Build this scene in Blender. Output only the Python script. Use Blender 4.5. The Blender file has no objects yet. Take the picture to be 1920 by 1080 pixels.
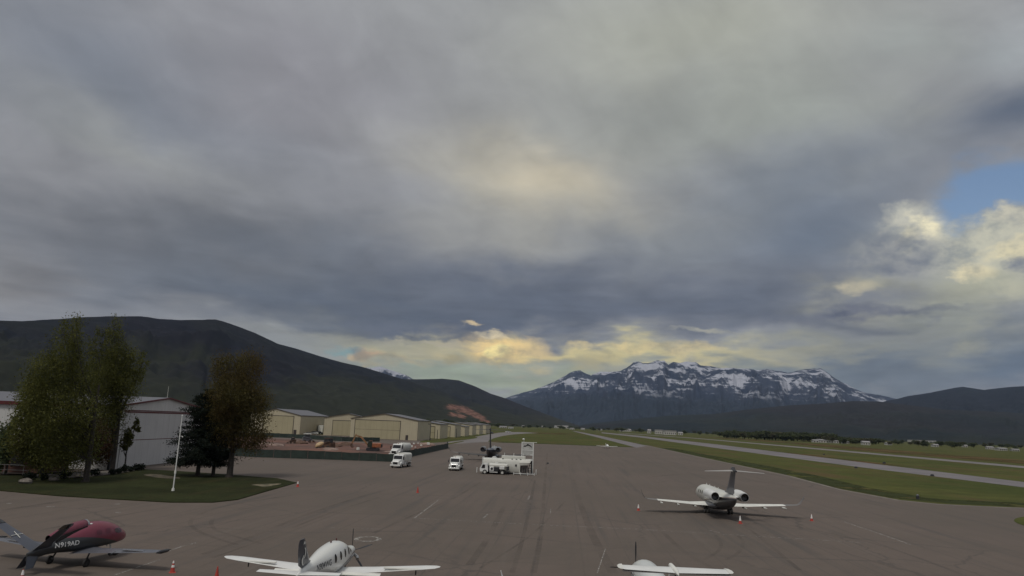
import bpy, bmesh, math, random
import numpy as np
from mathutils import Vector, Matrix
R = math.radians
random.seed(7)
C = bpy.context.scene.collection
S = bpy.context.scene

# ------------------------------------------------------------------ camera
CAM_H, FPX = 10.5, 1320.0
RHO = R(2.2); PITCH = math.atan(255*math.cos(RHO)/FPX)
FW = Vector((0, math.cos(PITCH), math.sin(PITCH)))
_U0 = Vector((0, -math.sin(PITCH), math.cos(PITCH)))
RT = math.cos(RHO)*Vector((1, 0, 0)) + math.sin(RHO)*_U0
UP = -math.sin(RHO)*Vector((1, 0, 0)) + math.cos(RHO)*_U0
cd = bpy.data.cameras.new('camera'); cam = bpy.data.objects.new('camera', cd); C.objects.link(cam)
cd.sensor_width = 36; cd.lens = FPX*36/1920; cd.clip_start = 0.5; cd.clip_end = 60000
mw = Matrix((RT, UP, -FW)).transposed().to_4x4(); mw.translation = (0, 0, CAM_H)
cam.matrix_world = mw
S.camera = cam

def ray(x, y):
    return FW + RT*((x-960)/FPX) - UP*((y-540)/FPX)
def g(x, y, z=0.0):
    """place on the ground (or at height z) seen at photo position x, y"""
    d = ray(x, y); t = (z-CAM_H)/d.z
    return Vector((d.x*t, d.y*t, z))
def azel(x, y):
    d = ray(x, y).normalized()
    return math.degrees(math.atan2(d.x, d.y)), math.degrees(math.asin(d.z))
def hor(x): return 795 + 0.0384*(x-960)

def lin(c):
    return tuple(((v/255)/12.92 if v/255 <= 0.04045 else ((v/255+0.055)/1.055)**2.4) for v in c)

# ------------------------------------------------------------------ world
SUN_EL, SUN_AZ = 60, 205        # azimuth measured from +Y towards +X
S.view_settings.view_transform = 'Standard'; S.view_settings.look = 'None'
S.view_settings.exposure = 0.25; S.view_settings.gamma = 1.0
S.render.engine = 'CYCLES'
S.cycles.max_bounces = 5; S.cycles.diffuse_bounces = 2; S.cycles.transparent_max_bounces = 8; S.cycles.volume_bounces = 0
W = bpy.data.worlds.new("World"); S.world = W; W.use_nodes = True
nt = W.node_tree; nt.nodes.clear()
class NG:
    """tiny helper that writes math nodes"""
    def __init__(s, nt): s.nt = nt
    def n(s, t, **k):
        o = s.nt.nodes.new(t)
        for a, b in k.items(): setattr(o, a, b)
        return o
    def put(s, sock, v):
        if v is None: return
        if isinstance(v, bpy.types.NodeSocket): s.nt.links.new(v, sock)
        else: sock.default_value = v
    def m(s, op, a, b=None, c=None, clamp=False):
        o = s.n('ShaderNodeMath', operation=op, use_clamp=clamp)
        s.put(o.inputs[0], a); s.put(o.inputs[1], b); s.put(o.inputs[2], c)
        return o.outputs[0]
    def noise(s, vec, scale, detail=4, rough=.5, dim='3D', dist=0.0):
        o = s.n('ShaderNodeTexNoise', noise_dimensions=dim)
        s.put(o.inputs['Vector'], vec); o.inputs['Scale'].default_value = scale
        o.inputs['Detail'].default_value = detail; o.inputs['Roughness'].default_value = rough
        o.inputs['Distortion'].default_value = dist
        return o.outputs['Fac']
    def xyz(s, x, y, z):
        o = s.n('ShaderNodeCombineXYZ')
        s.put(o.inputs[0], x); s.put(o.inputs[1], y); s.put(o.inputs[2], z); return o.outputs[0]
    def sep(s, v):
        o = s.n('ShaderNodeSeparateXYZ'); s.put(o.inputs[0], v); return o.outputs
    def mix(s, f, a, b, mode='MIX'):
        o = s.n('ShaderNodeMix', data_type='RGBA', blend_type=mode)
        s.put(o.inputs[0], f)
        s.put(o.inputs[6], a if isinstance(a, bpy.types.NodeSocket) else (*a[:3], 1))
        s.put(o.inputs[7], b if isinstance(b, bpy.types.NodeSocket) else (*b[:3], 1))
        return o.outputs[2]
    def ss(s, v, lo, hi):
        o = s.n('ShaderNodeMapRange', interpolation_type='SMOOTHSTEP')
        s.put(o.inputs[0], v); o.inputs[1].default_value = lo; o.inputs[2].default_value = hi
        return o.outputs[0]
w = NG(nt)
tc = w.n('ShaderNodeTexCoord').outputs['Generated']
dx, dy, dz = w.sep(tc)[:3]
az0 = w.m('MULTIPLY', w.m('ARCTAN2', dx, dy), 57.2958)
el0 = w.m('MULTIPLY', w.m('ARCSINE', dz), 57.2958)
den = w.m('ADD', w.m('MAXIMUM', dz, 0.0), 0.22)
plane = w.xyz(w.m('DIVIDE', dx, den), w.m('DIVIDE', dy, den), 0.0)      # flat cloud ceiling
ang = w.xyz(w.m('MULTIPLY', az0, 0.07), w.m('MULTIPLY', el0, 0.10), 3.0)  # towering clouds
soft1 = w.noise(plane, 2.6, 5, .52, dist=.3)
soft2 = w.noise(w.xyz(w.m('DIVIDE', dy, den), w.m('DIVIDE', dx, den), 4.0), 2.6, 5, .52, dist=.3)
fine = w.noise(ang, 4.2, 7, .60, dist=.1)
fine2 = w.noise(w.xyz(w.m('MULTIPLY', az0, 0.05), w.m('MULTIPLY', el0, 0.10), 9.0), 5.5, 6, .58, dist=.1)
az = w.m('ADD', az0, w.m('MULTIPLY', w.m('SUBTRACT', soft1, .5), 11))
el = w.m('ADD', el0, w.m('MULTIPLY', w.m('SUBTRACT', soft2, .5), 8))
azc = w.m('ADD', az0, w.m('MULTIPLY', w.m('SUBTRACT', fine, .5), 4.0))
elc = w.m('ADD', el0, w.m('MULTIPLY', w.m('SUBTRACT', fine2, .5), 3.0))
def gauss(cx, cy, sx, sy, crisp=False, rot=0):
    a, e = azel(cx, cy)
    a1, _ = azel(cx+sx, cy); _, e1 = azel(cx, cy+sy)
    A, E = (azc, elc) if crisp else (az, el)
    u = w.m('SUBTRACT', A, a); v = w.m('SUBTRACT', E, e)
    if rot:
        c, s_ = math.cos(R(rot)), math.sin(R(rot))
        u2 = w.m('ADD', w.m('MULTIPLY', u, c), w.m('MULTIPLY', v, s_))
        v = w.m('SUBTRACT', w.m('MULTIPLY', v, c), w.m('MULTIPLY', u, s_)); u = u2
    u = w.m('DIVIDE', u, abs(a1-a)); v = w.m('DIVIDE', v, abs(e1-e))
    q = w.m('ADD', w.m('MULTIPLY', u, u), w.m('MULTIPLY', v, v))
    return w.m('EXPONENT', w.m('MULTIPLY', q, -1.0))
col = lin((136, 137, 141))
SOFT = [  # x, y, sx, sy, colour, strength, rot
 (1300, 60, 420, 170, (160, 160, 154), .85, 0), (960, -250, 1300, 220, (150, 151, 154), .8, 0),
 (200, 150, 340, 140, (114, 118, 129), .8, -10), (560, 130, 180, 120, (131, 129, 138), .6, 0),
 (240, 280, 200, 60, (143, 143, 145), .7, -15), (120, 330, 200, 60, (135, 134, 140), .6, 0),
 (1250, 260, 300, 90, (137, 139, 139), .7, 0), (1500, 200, 200, 100, (143, 146, 144), .6, 0),
 (350, 440, 420, 70, (105, 106, 112), .85, 0), (30, 520, 110, 60, (133, 128, 127), .8, 0),
 (500, 540, 420, 75, (100, 104, 113), .95, 0), (640, 470, 90, 40, (118, 121, 130), .5, 0),
 (1180, 440, 380, 90, (116, 120, 130), .9, 0), (1420, 370, 260, 70, (122, 126, 135), .75, 15),
 (1000, 345, 210, 85, (166, 161, 154), .95, -10), (930, 440, 160, 60, (148, 146, 146), .7, 0),
 (1550, 430, 190, 90, (105, 113, 128), .8, 20), (1000, 560, 420, 65, (97, 102, 115), .9, 0),
 (1350, 560, 330, 50, (97, 102, 115), .85, 0), (700, 610, 200, 34, (98, 102, 111), .9, 0),
 (1870, 235, 170, 70, (100, 106, 120), .98, 0), (1900, 90, 90, 60, (152, 156, 164), .7, 0),
 (1740, 60, 120, 60, (148, 152, 154), .5, 0),
 (1200, 668, 620, 26, (150, 150, 138), .9, 0), (880, 712, 300, 40, (143, 150, 138), .95, 0),
 (1450, 690, 170, 34, (122, 127, 130), .8, 0), (1620, 655, 150, 32, (128, 131, 133), .6, 0),
 (1760, 595, 170, 40, (150, 150, 139), .75, 0), (1890, 680, 170, 70, (94, 104, 120), .95, 0),
 (1640, 710, 230, 50, (106, 113, 124), .95, 0), (1850, 500, 170, 90, (160, 160, 148), .6, 0),
]
SOFT += [(1005, 335, 110, 50, (186, 176, 162), .8, -10), (1130, 660, 330, 15, (206, 190, 142), .8, 0), (930, 658, 100, 22, (222, 196, 138), .8, 0), (1810, 500, 130, 80, (172, 170, 154), .75, 0), (1720, 470, 70, 60, (150, 151, 148), .7, 0),
 (1600, 545, 60, 22, (172, 168, 150), .6, 0), (760, 668, 90, 12, (178, 168, 134), .6, 0), (1050, 720, 90, 18, (150, 152, 134), .5, 0), (1640, 600, 160, 22, (92, 98, 112), .6, 0), (850, 590, 330, 22, (88, 95, 110), .6, 0)]
for x, y, sx, sy, c, st, ro in SOFT:
    l_ = sum(c)/3; k_ = 1.34 if l_ < 132 else 1.2 if l_ < 150 else 1.08
    c = tuple(max(0, min(255, 132+(v-132)*k_)) for v in c); c = (c[0]*.99, c[1]*1.0, c[2]*.965)
    col = w.mix(w.m('MULTIPLY', gauss(x, y, sx, sy, False, ro), st), col, lin(c))
# light and dark mottling of the ceiling
mott = w.noise(plane, 5.5, 6, .55, dist=.5)
col = w.mix(1.0, col, w.xyz(*[w.m('ADD', w.m('MULTIPLY', mott, .50), .75)]*3), 'MULTIPLY')
streak = w.noise(w.xyz(w.m('MULTIPLY', az0, .03), w.m('MULTIPLY', el0, .33), 1.0), 3.2, 7, .6, dist=.5)
dg = w.noise(w.xyz(w.m('ADD', w.m('MULTIPLY', az0, .10), w.m('MULTIPLY', el0, .10)), w.m('SUBTRACT', w.m('MULTIPLY', el0, .035), w.m('MULTIPLY', az0, .035)), 7.0), 1.5, 7, .58, dist=.3)
col = w.mix(1.0, col, w.xyz(*[w.m('ADD', w.m('MULTIPLY', dg, .34), .83)]*3), 'MULTIPLY')
low = w.m('MULTIPLY', w.ss(el0, 16, 8), w.m('SUBTRACT', streak, .5))
col = w.mix(1.0, col, w.xyz(*[w.m('ADD', w.m('MULTIPLY', low, .55), 1.0)]*3), 'MULTIPLY')
# blue opening: the clear sky itself shows there
hole = w.m('MAXIMUM', gauss(1865, 352, 130, 64, True, 0), w.m('MULTIPLY', gauss(1800, 400, 70, 50, True, 0), .9))
hole = w.ss(hole, .22, .75)
CR = [  # crisp clouds
 (1735, 480, 120, 46, (150, 152, 152), .36, 1.6), (1870, 470, 120, 50, (188, 186, 168), .36, 1.8), (1640, 560, 130, 22, (112, 117, 128), .36, 1.4),
 (1720, 430, 58, 40, (188, 186, 172), .36, 2.2), (1745, 428, 34, 24, (236, 226, 190), .40, 2.2), (1700, 450, 22, 16, (226, 216, 180), .42, 2.0), (1690, 475, 90, 40, (135, 137, 139), .45, 1.6),
 (1600, 535, 44, 17, (184, 175, 150), .40, 2.0), (1850, 440, 110, 34, (186, 184, 166), .38, 2.0),
 (1905, 405, 38, 22, (190, 186, 168), .4, 2.2), (1825, 512, 42, 24, (228, 214, 172), .45, 2.0),
 (1900, 470, 60, 18, (216, 205, 168), .45, 2.0), (1880, 545, 70, 22, (182, 180, 158), .4, 1.5), (1905, 492, 40, 16, (112, 118, 130), .45, 2.0),
 (1800, 640, 50, 26, (166, 163, 140), .4, 1.5), (1640, 590, 190, 13, (98, 102, 114), .35, 1.8),
 (950, 655, 62, 20, (240, 208, 140), .30, 2.4), (937, 658, 20, 11, (255, 234, 158), .28, 2.8), (1000, 662, 40, 12, (206, 184, 134), .4, 2.0),
 (880, 612, 22, 5, (232, 205, 155), .4, 2.4), (925, 632, 30, 5, (226, 208, 168), .45, 2.4),
 (695, 668, 26, 9, (205, 172, 132), .38, 2.2), (750, 676, 70, 9, (172, 160, 128), .4, 1.8), (848, 672, 26, 12, (196, 176, 122), .4, 1.6),
 (820, 645, 90, 6, (168, 160, 140), .45, 1.6), (650, 659, 34, 7, (118, 150, 152), .4, 1.6),
 (1160, 651, 90, 8, (228, 206, 146), .38, 2.2), (1270, 655, 80, 9, (208, 190, 142), .4, 2.0), (1340, 622, 80, 5, (160, 158, 146), .4, 1.6),
 (1115, 680, 60, 15, (170, 160, 122), .4, 1.4), (790, 618, 160, 10, (92, 98, 110), .4, 1.6), (790, 632, 120, 6, (88, 95, 108), .4, 1.6),
]
crisp = []
for x, y, sx, sy, c, th, k in CR:
    f_ = gauss(x, y, sx*1.25, sy*1.25, True)
    f_ = w.m('ADD', f_, w.m('MULTIPLY', w.m('MULTIPLY', w.m('SUBTRACT', fine, .5), 1.7), w.m('MULTIPLY', f_, 2.2, clamp=True)))
    crisp.append((w.m('MULTIPLY', w.m('SUBTRACT', f_, th*.85), k*.8, clamp=True), c, x))
puff = w.noise(w.xyz(w.m('MULTIPLY', az0, .20), w.m('MULTIPLY', el0, .28), 2.0), 1.7, 6, .60, dist=.15)
shade = w.ss(puff, .34, .56)
for f_, c, x in crisp: col = w.mix(w.m('MULTIPLY', f_, .9), col, w.mix(shade, tuple(v*k_ for v, k_ in zip(lin(c), (.55, .60, .72))), lin(c)))
cover = crisp[0][0]
for f_, c, x in crisp[1:]:
    if x > 1500: cover = w.m('MAXIMUM', cover, f_)
hole = w.m('MULTIPLY', hole, w.m('SUBTRACT', 1.0, cover, clamp=True))
# an overcast ceiling is brighter towards the zenith
zen = w.m('ADD', w.m('MULTIPLY', w.ss(el0, 36, 75), 0.9), 1.0)
col = w.mix(1.0, col, w.xyz(zen, zen, zen), 'MULTIPLY')
sky = w.n('ShaderNodeTexSky', sky_type='NISHITA'); sky.sun_disc = False
sky.sun_elevation = R(SUN_EL); sky.sun_rotation = R(SUN_AZ)
bgs = w.n('ShaderNodeBackground'); bgc = w.n('ShaderNodeBackground')
nt.links.new(sky.outputs[0], bgs.inputs[0]); bgs.inputs[1].default_value = 0.085
nt.links.new(col, bgc.inputs[0]); bgc.inputs[1].default_value = 1.0
mx = w.n('ShaderNodeMixShader'); wo = w.n('ShaderNodeOutputWorld')
nt.links.new(hole, mx.inputs[0]); nt.links.new(bgc.outputs[0], mx.inputs[1]); nt.links.new(bgs.outputs[0], mx.inputs[2])
nt.links.new(mx.outputs[0], wo.inputs[0])

# ------------------------------------------------------------------ sun (veiled by cloud)
sl = bpy.data.lights.new('sun', 'SUN'); so = bpy.data.objects.new('sun', sl); C.objects.link(so)
sl.energy = 1.25; sl.angle = R(12); sl.color = (1.0, .95, .86)
sd = Vector((math.sin(R(SUN_AZ))*math.cos(R(SUN_EL)), math.cos(R(SUN_AZ))*math.cos(R(SUN_EL)), math.sin(R(SUN_EL))))
so.rotation_euler = sd.to_track_quat('Z', 'Y').to_euler()

# ------------------------------------------------------------------ materials
def pmat(name, c, rough=.6, metal=0.0, var=.18, scale=1.5, c2=None, bump=0.0, spec=.5, coat=0.0, f2=None):
    """principled material with soft procedural variation"""
    m = bpy.data.materials.new(name); m.use_nodes = True
    G = NG(m.node_tree); b = m.node_tree.nodes['Principled BSDF']
    co = G.n('ShaderNodeTexCoord').outputs['Object']
    n1 = G.noise(co, scale, 6, .6)
    c2 = c2 or tuple(v*(1-var) for v in c); c1 = tuple(min(1, v*(1+var*.6)) for v in c)
    if f2 is None: f2 = (0.35, 0.65)
    cc = G.mix(G.ss(n1, *f2), c2, c1)
    n2 = G.noise(co, scale*9, 4, .6)
    cc = G.mix(.5*min(1, var*2), cc, G.xyz(*[G.m('ADD', G.m('MULTIPLY', n2, .8), .6)]*3), 'MULTIPLY')
    G.put(b.inputs['Base Color'], cc)
    G.put(b.inputs['Roughness'], G.m('ADD', G.m('MULTIPLY', n1, .2), rough-.1, clamp=True))
    b.inputs['Metallic'].default_value = metal; b.inputs['Specular IOR Level'].default_value = spec
    b.inputs['Coat Weight'].default_value = coat
    if bump:
        bp = G.n('ShaderNodeBump'); bp.inputs['Strength'].default_value = bump; bp.inputs['Distance'].default_value = .05
        G.put(bp.inputs['Height'], n2); G.put(b.inputs['Normal'], bp.outputs[0])
    return m
def nodes_of(name):
    m = bpy.data.materials.new(name); m.use_nodes = True
    G = NG(m.node_tree); b = m.node_tree.nodes['Principled BSDF']
    return m, G, b, G.n('ShaderNodeTexCoord').outputs['Object']

# ------------------------------------------------------------------ mesh helper
class MB:
    def __init__(s): s.v = []; s.f = []; s.mi = []; s.cur = 0
    def add(s, vs, fs):
        o = len(s.v); s.v += [tuple(p) for p in vs]
        s.f += [tuple(i+o for i in f) for f in fs]; s.mi += [s.cur]*len(fs); return s
    def box(s, x0, x1, y0, y1, z0, z1, ch=0.0):
        if ch <= 0:
            return s.add([(x, y, z) for z in (z0, z1) for x, y in ((x0, y0), (x1, y0), (x1, y1), (x0, y1))],
                         [(0, 3, 2, 1), (4, 5, 6, 7), (0, 1, 5, 4), (1, 2, 6, 5), (2, 3, 7, 6), (3, 0, 4, 7)])
        def ring(z, i):
            a0, a1, b0, b1 = x0+i, x1-i, y0+i, y1-i
            return [(a0+ch, b0, z), (a1-ch, b0, z), (a1, b0+ch, z), (a1, b1-ch, z), (a1-ch, b1, z), (a0+ch, b1, z), (a0, b1-ch, z), (a0, b0+ch, z)]
        return s.loft([ring(z0, ch*.7), ring(z0+ch, 0), ring(z1-ch, 0), ring(z1, ch*.7)])
    def loft(s, rings, cap=True, closed=True):
        n = len(rings[0]); vs = [p for r in rings for p in r]; fs = []
        for i in range(len(rings)-1):
            for j in range(n if closed else n-1):
                k = (j+1) % n
                fs.append((i*n+j, i*n+k, (i+1)*n+k, (i+1)*n+j))
        if cap:
            fs.append(tuple(range(n))[::-1]); fs.append(tuple((len(rings)-1)*n+j for j in range(n)))
        return s.add(vs, fs)
    def cyl(s, p0, p1, r0, r1=None, n=12, cap=True):
        r1 = r0 if r1 is None else r1
        p0, p1 = Vector(p0), Vector(p1); d = (p1-p0).normalized()
        a = d.orthogonal().normalized(); b = d.cross(a)
        return s.loft([[p+(a*math.cos(t)+b*math.sin(t))*r for t in [2*math.pi*k/n for k in range(n)]] for p, r in ((p0, r0), (p1, r1))], cap)
    def tube(s, pts, rs, n=8):
        pts = [Vector(p) for p in pts]; rings = []
        for i, p in enumerate(pts):
            d = (pts[min(i+1, len(pts)-1)]-pts[max(i-1, 0)]).normalized()
            a = d.cross(Vector((.31, .2, 1))).normalized(); b = d.cross(a)
            r = rs[i] if isinstance(rs, (list, tuple)) else rs
            rings.append([p+(a*math.cos(t)+b*math.sin(t))*r for t in [2*math.pi*k/n for k in range(n)]])
        return s.loft(rings)
    def prism(s, poly, y0, y1, plane='xz', top=1.0):
        """side profile (x,z) pulled along y; or footprint (x,y) pulled along z"""
        n = len(poly)
        if plane == 'xz': A = [(p[0], y0, p[1]) for p in poly]; B = [(p[0], y1, p[1]) for p in poly]
        elif plane == 'xy': A = [(p[0], p[1], y0) for p in poly]; B = [(p[0], p[1], y1) for p in poly]
        else: A = [(y0, p[0], p[1]) for p in poly]; B = [(y1, p[0], p[1]) for p in poly]
        return s.loft([A, B])
    def ball(s, c, rx, ry=None, rz=None, n=10, m=7, jit=0.0):
        ry = ry or rx; rz = rz or rx; rings = []
        for i in range(m+1):
            t = math.pi*(i+.001)/(m+.002); rr = math.sin(t)
            rings.append([(c[0]+rx*rr*math.cos(2*math.pi*k/n)*(1+random.uniform(-jit, jit)), c[1]+ry*rr*math.sin(2*math.pi*k/n)*(1+random.uniform(-jit, jit)), c[2]-rz*math.cos(t)*(1+random.uniform(-jit, jit))) for k in range(n)])
        return s.loft(rings)
    def build(s, name, mats, parent=None, smooth=30, kind=None):
        me = bpy.data.meshes.new(name); me.from_pydata(s.v, [], s.f)
        if not isinstance(mats, (list, tuple)): mats = [mats]
        for m in mats: me.materials.append(m)
        if len(mats) > 1: me.polygons.foreach_set('material_index', s.mi)
        bm = bmesh.new(); bm.from_mesh(me); bmesh.ops.recalc_face_normals(bm, faces=bm.faces); bm.to_mesh(me); bm.free()
        if smooth:
            me.polygons.foreach_set('use_smooth', [True]*len(me.polygons)); me.set_sharp_from_angle(angle=R(smooth))
        me.update()
        o = bpy.data.objects.new(name, me); C.objects.link(o)
        if parent: o.parent = parent
        if kind: o['kind'] = kind
        return o
def thing(name, label, cat, loc=(0, 0, 0), rz=0.0, group=None, scale=1.0):
    o = bpy.data.objects.new(name, None); C.objects.link(o); o.empty_display_size = .3
    o.location = loc; o.rotation_euler = (0, 0, rz); o.scale = (scale,)*3
    o['label'] = label; o['category'] = cat
    if group: o['group'] = group
    return o
def tag(o, label, cat, group=None):
    o['label'] = label; o['category'] = cat
    if group: o['group'] = group
    return o
def dup(o, loc, rz=0.0, label=None, scale=None, group=None):
    """copy of a thing with copies of its parts and their sub-parts"""
    c = o.copy(); C.objects.link(c); c.location = loc; c.rotation_euler = (0, 0, rz)
    if scale is not None: c.scale = (scale,)*3 if not isinstance(scale, tuple) else scale
    if label: c['label'] = label
    if group: c['group'] = group
    for ch in KIDS(o):
        d = ch.copy(); C.objects.link(d); d.parent = c
        for gch in KIDS(ch):
            e = gch.copy(); C.objects.link(e); e.parent = d
    return c
def KIDS(o): return [x for x in C.objects if x.parent == o]
def azrot(az_deg): return R(90-az_deg)    # local +X pointing at compass-like azimuth from +Y

# numpy value noise
_rs = np.random.RandomState(3); _T = _rs.rand(256, 256)
def vnoise(x, y):
    xi = np.floor(x).astype(int); yi = np.floor(y).astype(int); fx = x-xi; fy = y-yi
    fx = fx*fx*(3-2*fx); fy = fy*fy*(3-2*fy)
    a = _T[xi & 255, yi & 255]; b = _T[(xi+1) & 255, yi & 255]; c = _T[xi & 255, (yi+1) & 255]; d = _T[(xi+1) & 255, (yi+1) & 255]
    return (a*(1-fx)+b*fx)*(1-fy)+(c*(1-fx)+d*fx)*fy
def fbm(x, y, o=5, ridged=False):
    s = 0; a = .5; t = 0
    for i in range(o):
        n = vnoise(x*2**i+17*i, y*2**i+31*i)
        if ridged: n = 1-abs(2*n-1)
        s = s+a*n; t += a; a *= .5
    return s/t
# ================================================================== SETTING: ground
def poly_sheet(name, pts, z, mat, kind='structure', thick=0.0):
    """flat sheet from an outline of ground points"""
    me = bpy.data.meshes.new(name); bm = bmesh.new()
    vs = [bm.verts.new((p[0], p[1], z)) for p in pts]
    f = bm.faces.new(vs); bmesh.ops.triangulate(bm, faces=[f])
    if thick:
        r = bmesh.ops.extrude_face_region(bm, geom=bm.faces[:])
        for v in [e for e in r['geom'] if isinstance(e, bmesh.types.BMVert)]: v.co.z -= thick
    bmesh.ops.recalc_face_normals(bm, faces=bm.faces)
    bm.normal_update()
    if not thick:
        for f in bm.faces:
            if f.normal.z < 0: f.normal_flip()
    bm.to_mesh(me); bm.free(); me.materials.append(mat)
    o = bpy.data.objects.new(name, me); C.objects.link(o)
    if kind: o['kind'] = kind
    return o
def smooth_poly(pts, it=2):
    for _ in range(it):
        q = []
        for i in range(len(pts)):
            a = Vector(pts[i]); b = Vector(pts[(i+1) % len(pts)])
            q += [a*.75+b*.25, a*.25+b*.75]
        pts = q
    return pts

# grass field
def grass_mat(name, a, b, c, sc=.02):
    m, G, bs, co = nodes_of(name)
    n1 = G.noise(co, sc, 7, .6); st = G.sep(co)
    n2 = G.noise(G.xyz(G.m('MULTIPLY', st[0], 3.0), G.m('MULTIPLY', st[1], .5), 0.0), sc*1.6, 7, .62)
    n3 = G.noise(co, 1.3, 5, .7); n5_ = G.noise(co, .16, 6, .68)
    cc = G.mix(G.ss(n1, .38, .62), a, b); cc = G.mix(.6, cc, G.xyz(*[G.m('ADD', G.m('MULTIPLY', n5_, 1.5), .25)]*3), 'MULTIPLY'); cc = G.mix(G.m('MULTIPLY', G.ss(n2, .48, .68), .8), cc, c)
    cc = G.mix(.75, cc, G.xyz(*[G.m('ADD', G.m('MULTIPLY', n3, 1.3), .35)]*3), 'MULTIPLY')
    G.put(bs.inputs['Base Color'], cc); bs.inputs['Roughness'].default_value = 1; bs.inputs['Specular IOR Level'].default_value = .1
    bp = G.n('ShaderNodeBump'); bp.inputs['Strength'].default_value = .6; bp.inputs['Distance'].default_value = .2
    G.put(bp.inputs['Height'], n3); G.put(bs.inputs['Normal'], bp.outputs[0])
    return m
M_field = grass_mat('field_grass', (.056, .068, .018), (.080, .084, .024), (.100, .070, .032))
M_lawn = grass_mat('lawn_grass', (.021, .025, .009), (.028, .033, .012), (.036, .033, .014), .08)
M_far = grass_mat('valley_grass', (.062, .068, .028), (.085, .078, .035), (.060, .060, .030), .004)
b = MB()
ringr = [0, 150, 300, 600, 1000, 1600, 2500, 4000, 6500, 10000, 17500]
n = 72; vs = [(0, 0, 0)]; fs = []
for r_ in ringr[1:]:
    vs += [(r_*math.sin(2*math.pi*k/n), r_*math.cos(2*math.pi*k/n), 0) for k in range(n)]
for k in range(n): fs.append((0, 1+k, 1+(k+1) % n))
for i in range(len(ringr)-2):
    for k in range(n):
        a0 = 1+i*n+k; a1 = 1+i*n+(k+1) % n
        fs.append((a0, a0+n, a1+n, a1))
b.add(vs, fs); b.build('ground', M_field, kind='structure', smooth=0)

# asphalt
m, G, bs, co = nodes_of('asphalt'); M_asph = m
px_, py_, pz_ = G.sep(co)[:3]
ca, sa = math.cos(R(4.5)), math.sin(R(4.5))
al = G.m('ADD', G.m('MULTIPLY', px_, sa), G.m('MULTIPLY', py_, ca))
ac = G.m('SUBTRACT', G.m('MULTIPLY', px_, ca), G.m('MULTIPLY', py_, sa))
n1 = G.noise(co, .035, 6, .6); n2 = G.noise(G.xyz(G.m('MULTIPLY', ac, .55), G.m('MULTIPLY', al, .018), 0.0), 1.0, 7, .62)
n3 = G.noise(G.xyz(G.m('MULTIPLY', ac, .05), G.m('MULTIPLY', al, .30), 5.0), 1.0, 6, .6)
n4 = G.noise(co, 5.0, 6, .75); n5 = G.noise(co, .5, 6, .6)
cc = G.mix(G.ss(n1, .35, .65), (.112, .092, .076), (.130, .103, .086))
cc = G.mix(G.m('MULTIPLY', G.ss(n2, .50, .74), .62), cc, (.074, .068, .063))
cc = G.mix(G.m('MULTIPLY', G.ss(n2, .44, .26), .40), cc, (.150, .128, .110))
cc = G.mix(G.m('MULTIPLY', G.ss(n3, .56, .72), .28), cc, (.092, .078, .070))
cc = G.mix(.5, cc, G.xyz(*[G.m('ADD', G.m('MULTIPLY', n4, .9), .55)]*3), 'MULTIPLY')
cc = G.mix(.35, cc, G.xyz(*[G.m('ADD', G.m('MULTIPLY', n5, 1.0), .5)]*3), 'MULTIPLY')
# paving joints running down the apron, broken up by sealing
def joint(coord, sp, wd, amt, cc, colr):
    fr = G.m('ABSOLUTE', G.m('SUBTRACT', G.m('FRACT', G.m('DIVIDE', G.m('ADD', coord, G.m('MULTIPLY', n5, .18)), sp)), .5))
    f_ = G.m('MULTIPLY', G.m('MULTIPLY', G.ss(fr, wd/sp, 0.0), G.ss(n1, .36, .56)), amt)
    return G.mix(f_, cc, colr)
vo = G.n('ShaderNodeTexVoronoi', feature='DISTANCE_TO_EDGE'); wv = G.n('ShaderNodeVectorMath', operation='ADD'); G.put(wv.inputs[0], co); G.put(wv.inputs[1], G.xyz(G.m('MULTIPLY', n5, 3), G.m('MULTIPLY', n4, 1.5), 0.0))
G.put(vo.inputs['Vector'], wv.outputs[0]); vo.inputs['Scale'].default_value = .055
cc = G.mix(G.m('MULTIPLY', G.ss(vo.outputs['Distance'], .010, .003), G.m('MULTIPLY', G.ss(n1, .40, .56), .45)), cc, (.055, .050, .047))
oil = G.noise(co, .9, 3, .5); cc = G.mix(G.m('MULTIPLY', G.ss(oil, .68, .78), .5), cc, (.060, .052, .048))
cc = joint(ac, 3.8, .13, .42, cc, (.065, .058, .053))
cc = joint(al, 23.0, .16, .35, cc, (.065, .058, .053))
G.put(bs.inputs['Base Color'], cc)
G.put(bs.inputs['Roughness'], G.m('ADD', G.m('MULTIPLY', n5, .2), .72)); bs.inputs['Specular IOR Level'].default_value = .25
bp = G.n('ShaderNodeBump'); bp.inputs['Strength'].default_value = .35; bp.inputs['Distance'].default_value = .02
G.put(bp.inputs['Height'], n4); G.put(bs.inputs['Normal'], bp.outputs[0])
M_conc = pmat('pale_pavement', (.17, .155, .15), .85, 0, .2, .05)
M_runway = pmat('runway_pavement', (.165, .15, .155), .85, 0, .2, .04)

P = lambda *l: [g(x, y) for x, y in l]
apron = [Vector((-170, -40, 0)), Vector((140, -40, 0)), Vector((140, 80, 0)), *P((1990, 956), (1920, 952), (1860, 950), (1762, 945), (1687, 937.5), (1575, 917), (1481, 892),
         (1331, 860.6), (1212, 834.5), (1197, 838.7), (1187, 839), (1050, 833.8), (930, 829.7), (914, 827.8))]
apron += [Vector((-14, 426, 0)), Vector((-170, 426, 0))]
poly_sheet('apron', apron, .02, M_asph)
poly_sheet('connector', P((1214, 836), (1120, 816), (1080, 808.6), (1073, 808.2), (1110, 817.5), (1194, 839.5)), .026, M_runway)
lane = P((840, 833), (914, 828.6), (918, 825.2), (928, 821), (942, 817.5), (962, 814.6), (985, 813), (1010, 812), (985, 810.5), (955, 810), (935, 811.5), (915, 814.5), (880, 821), (840, 829))
poly_sheet('taxilane', lane, .026, M_conc)
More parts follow.
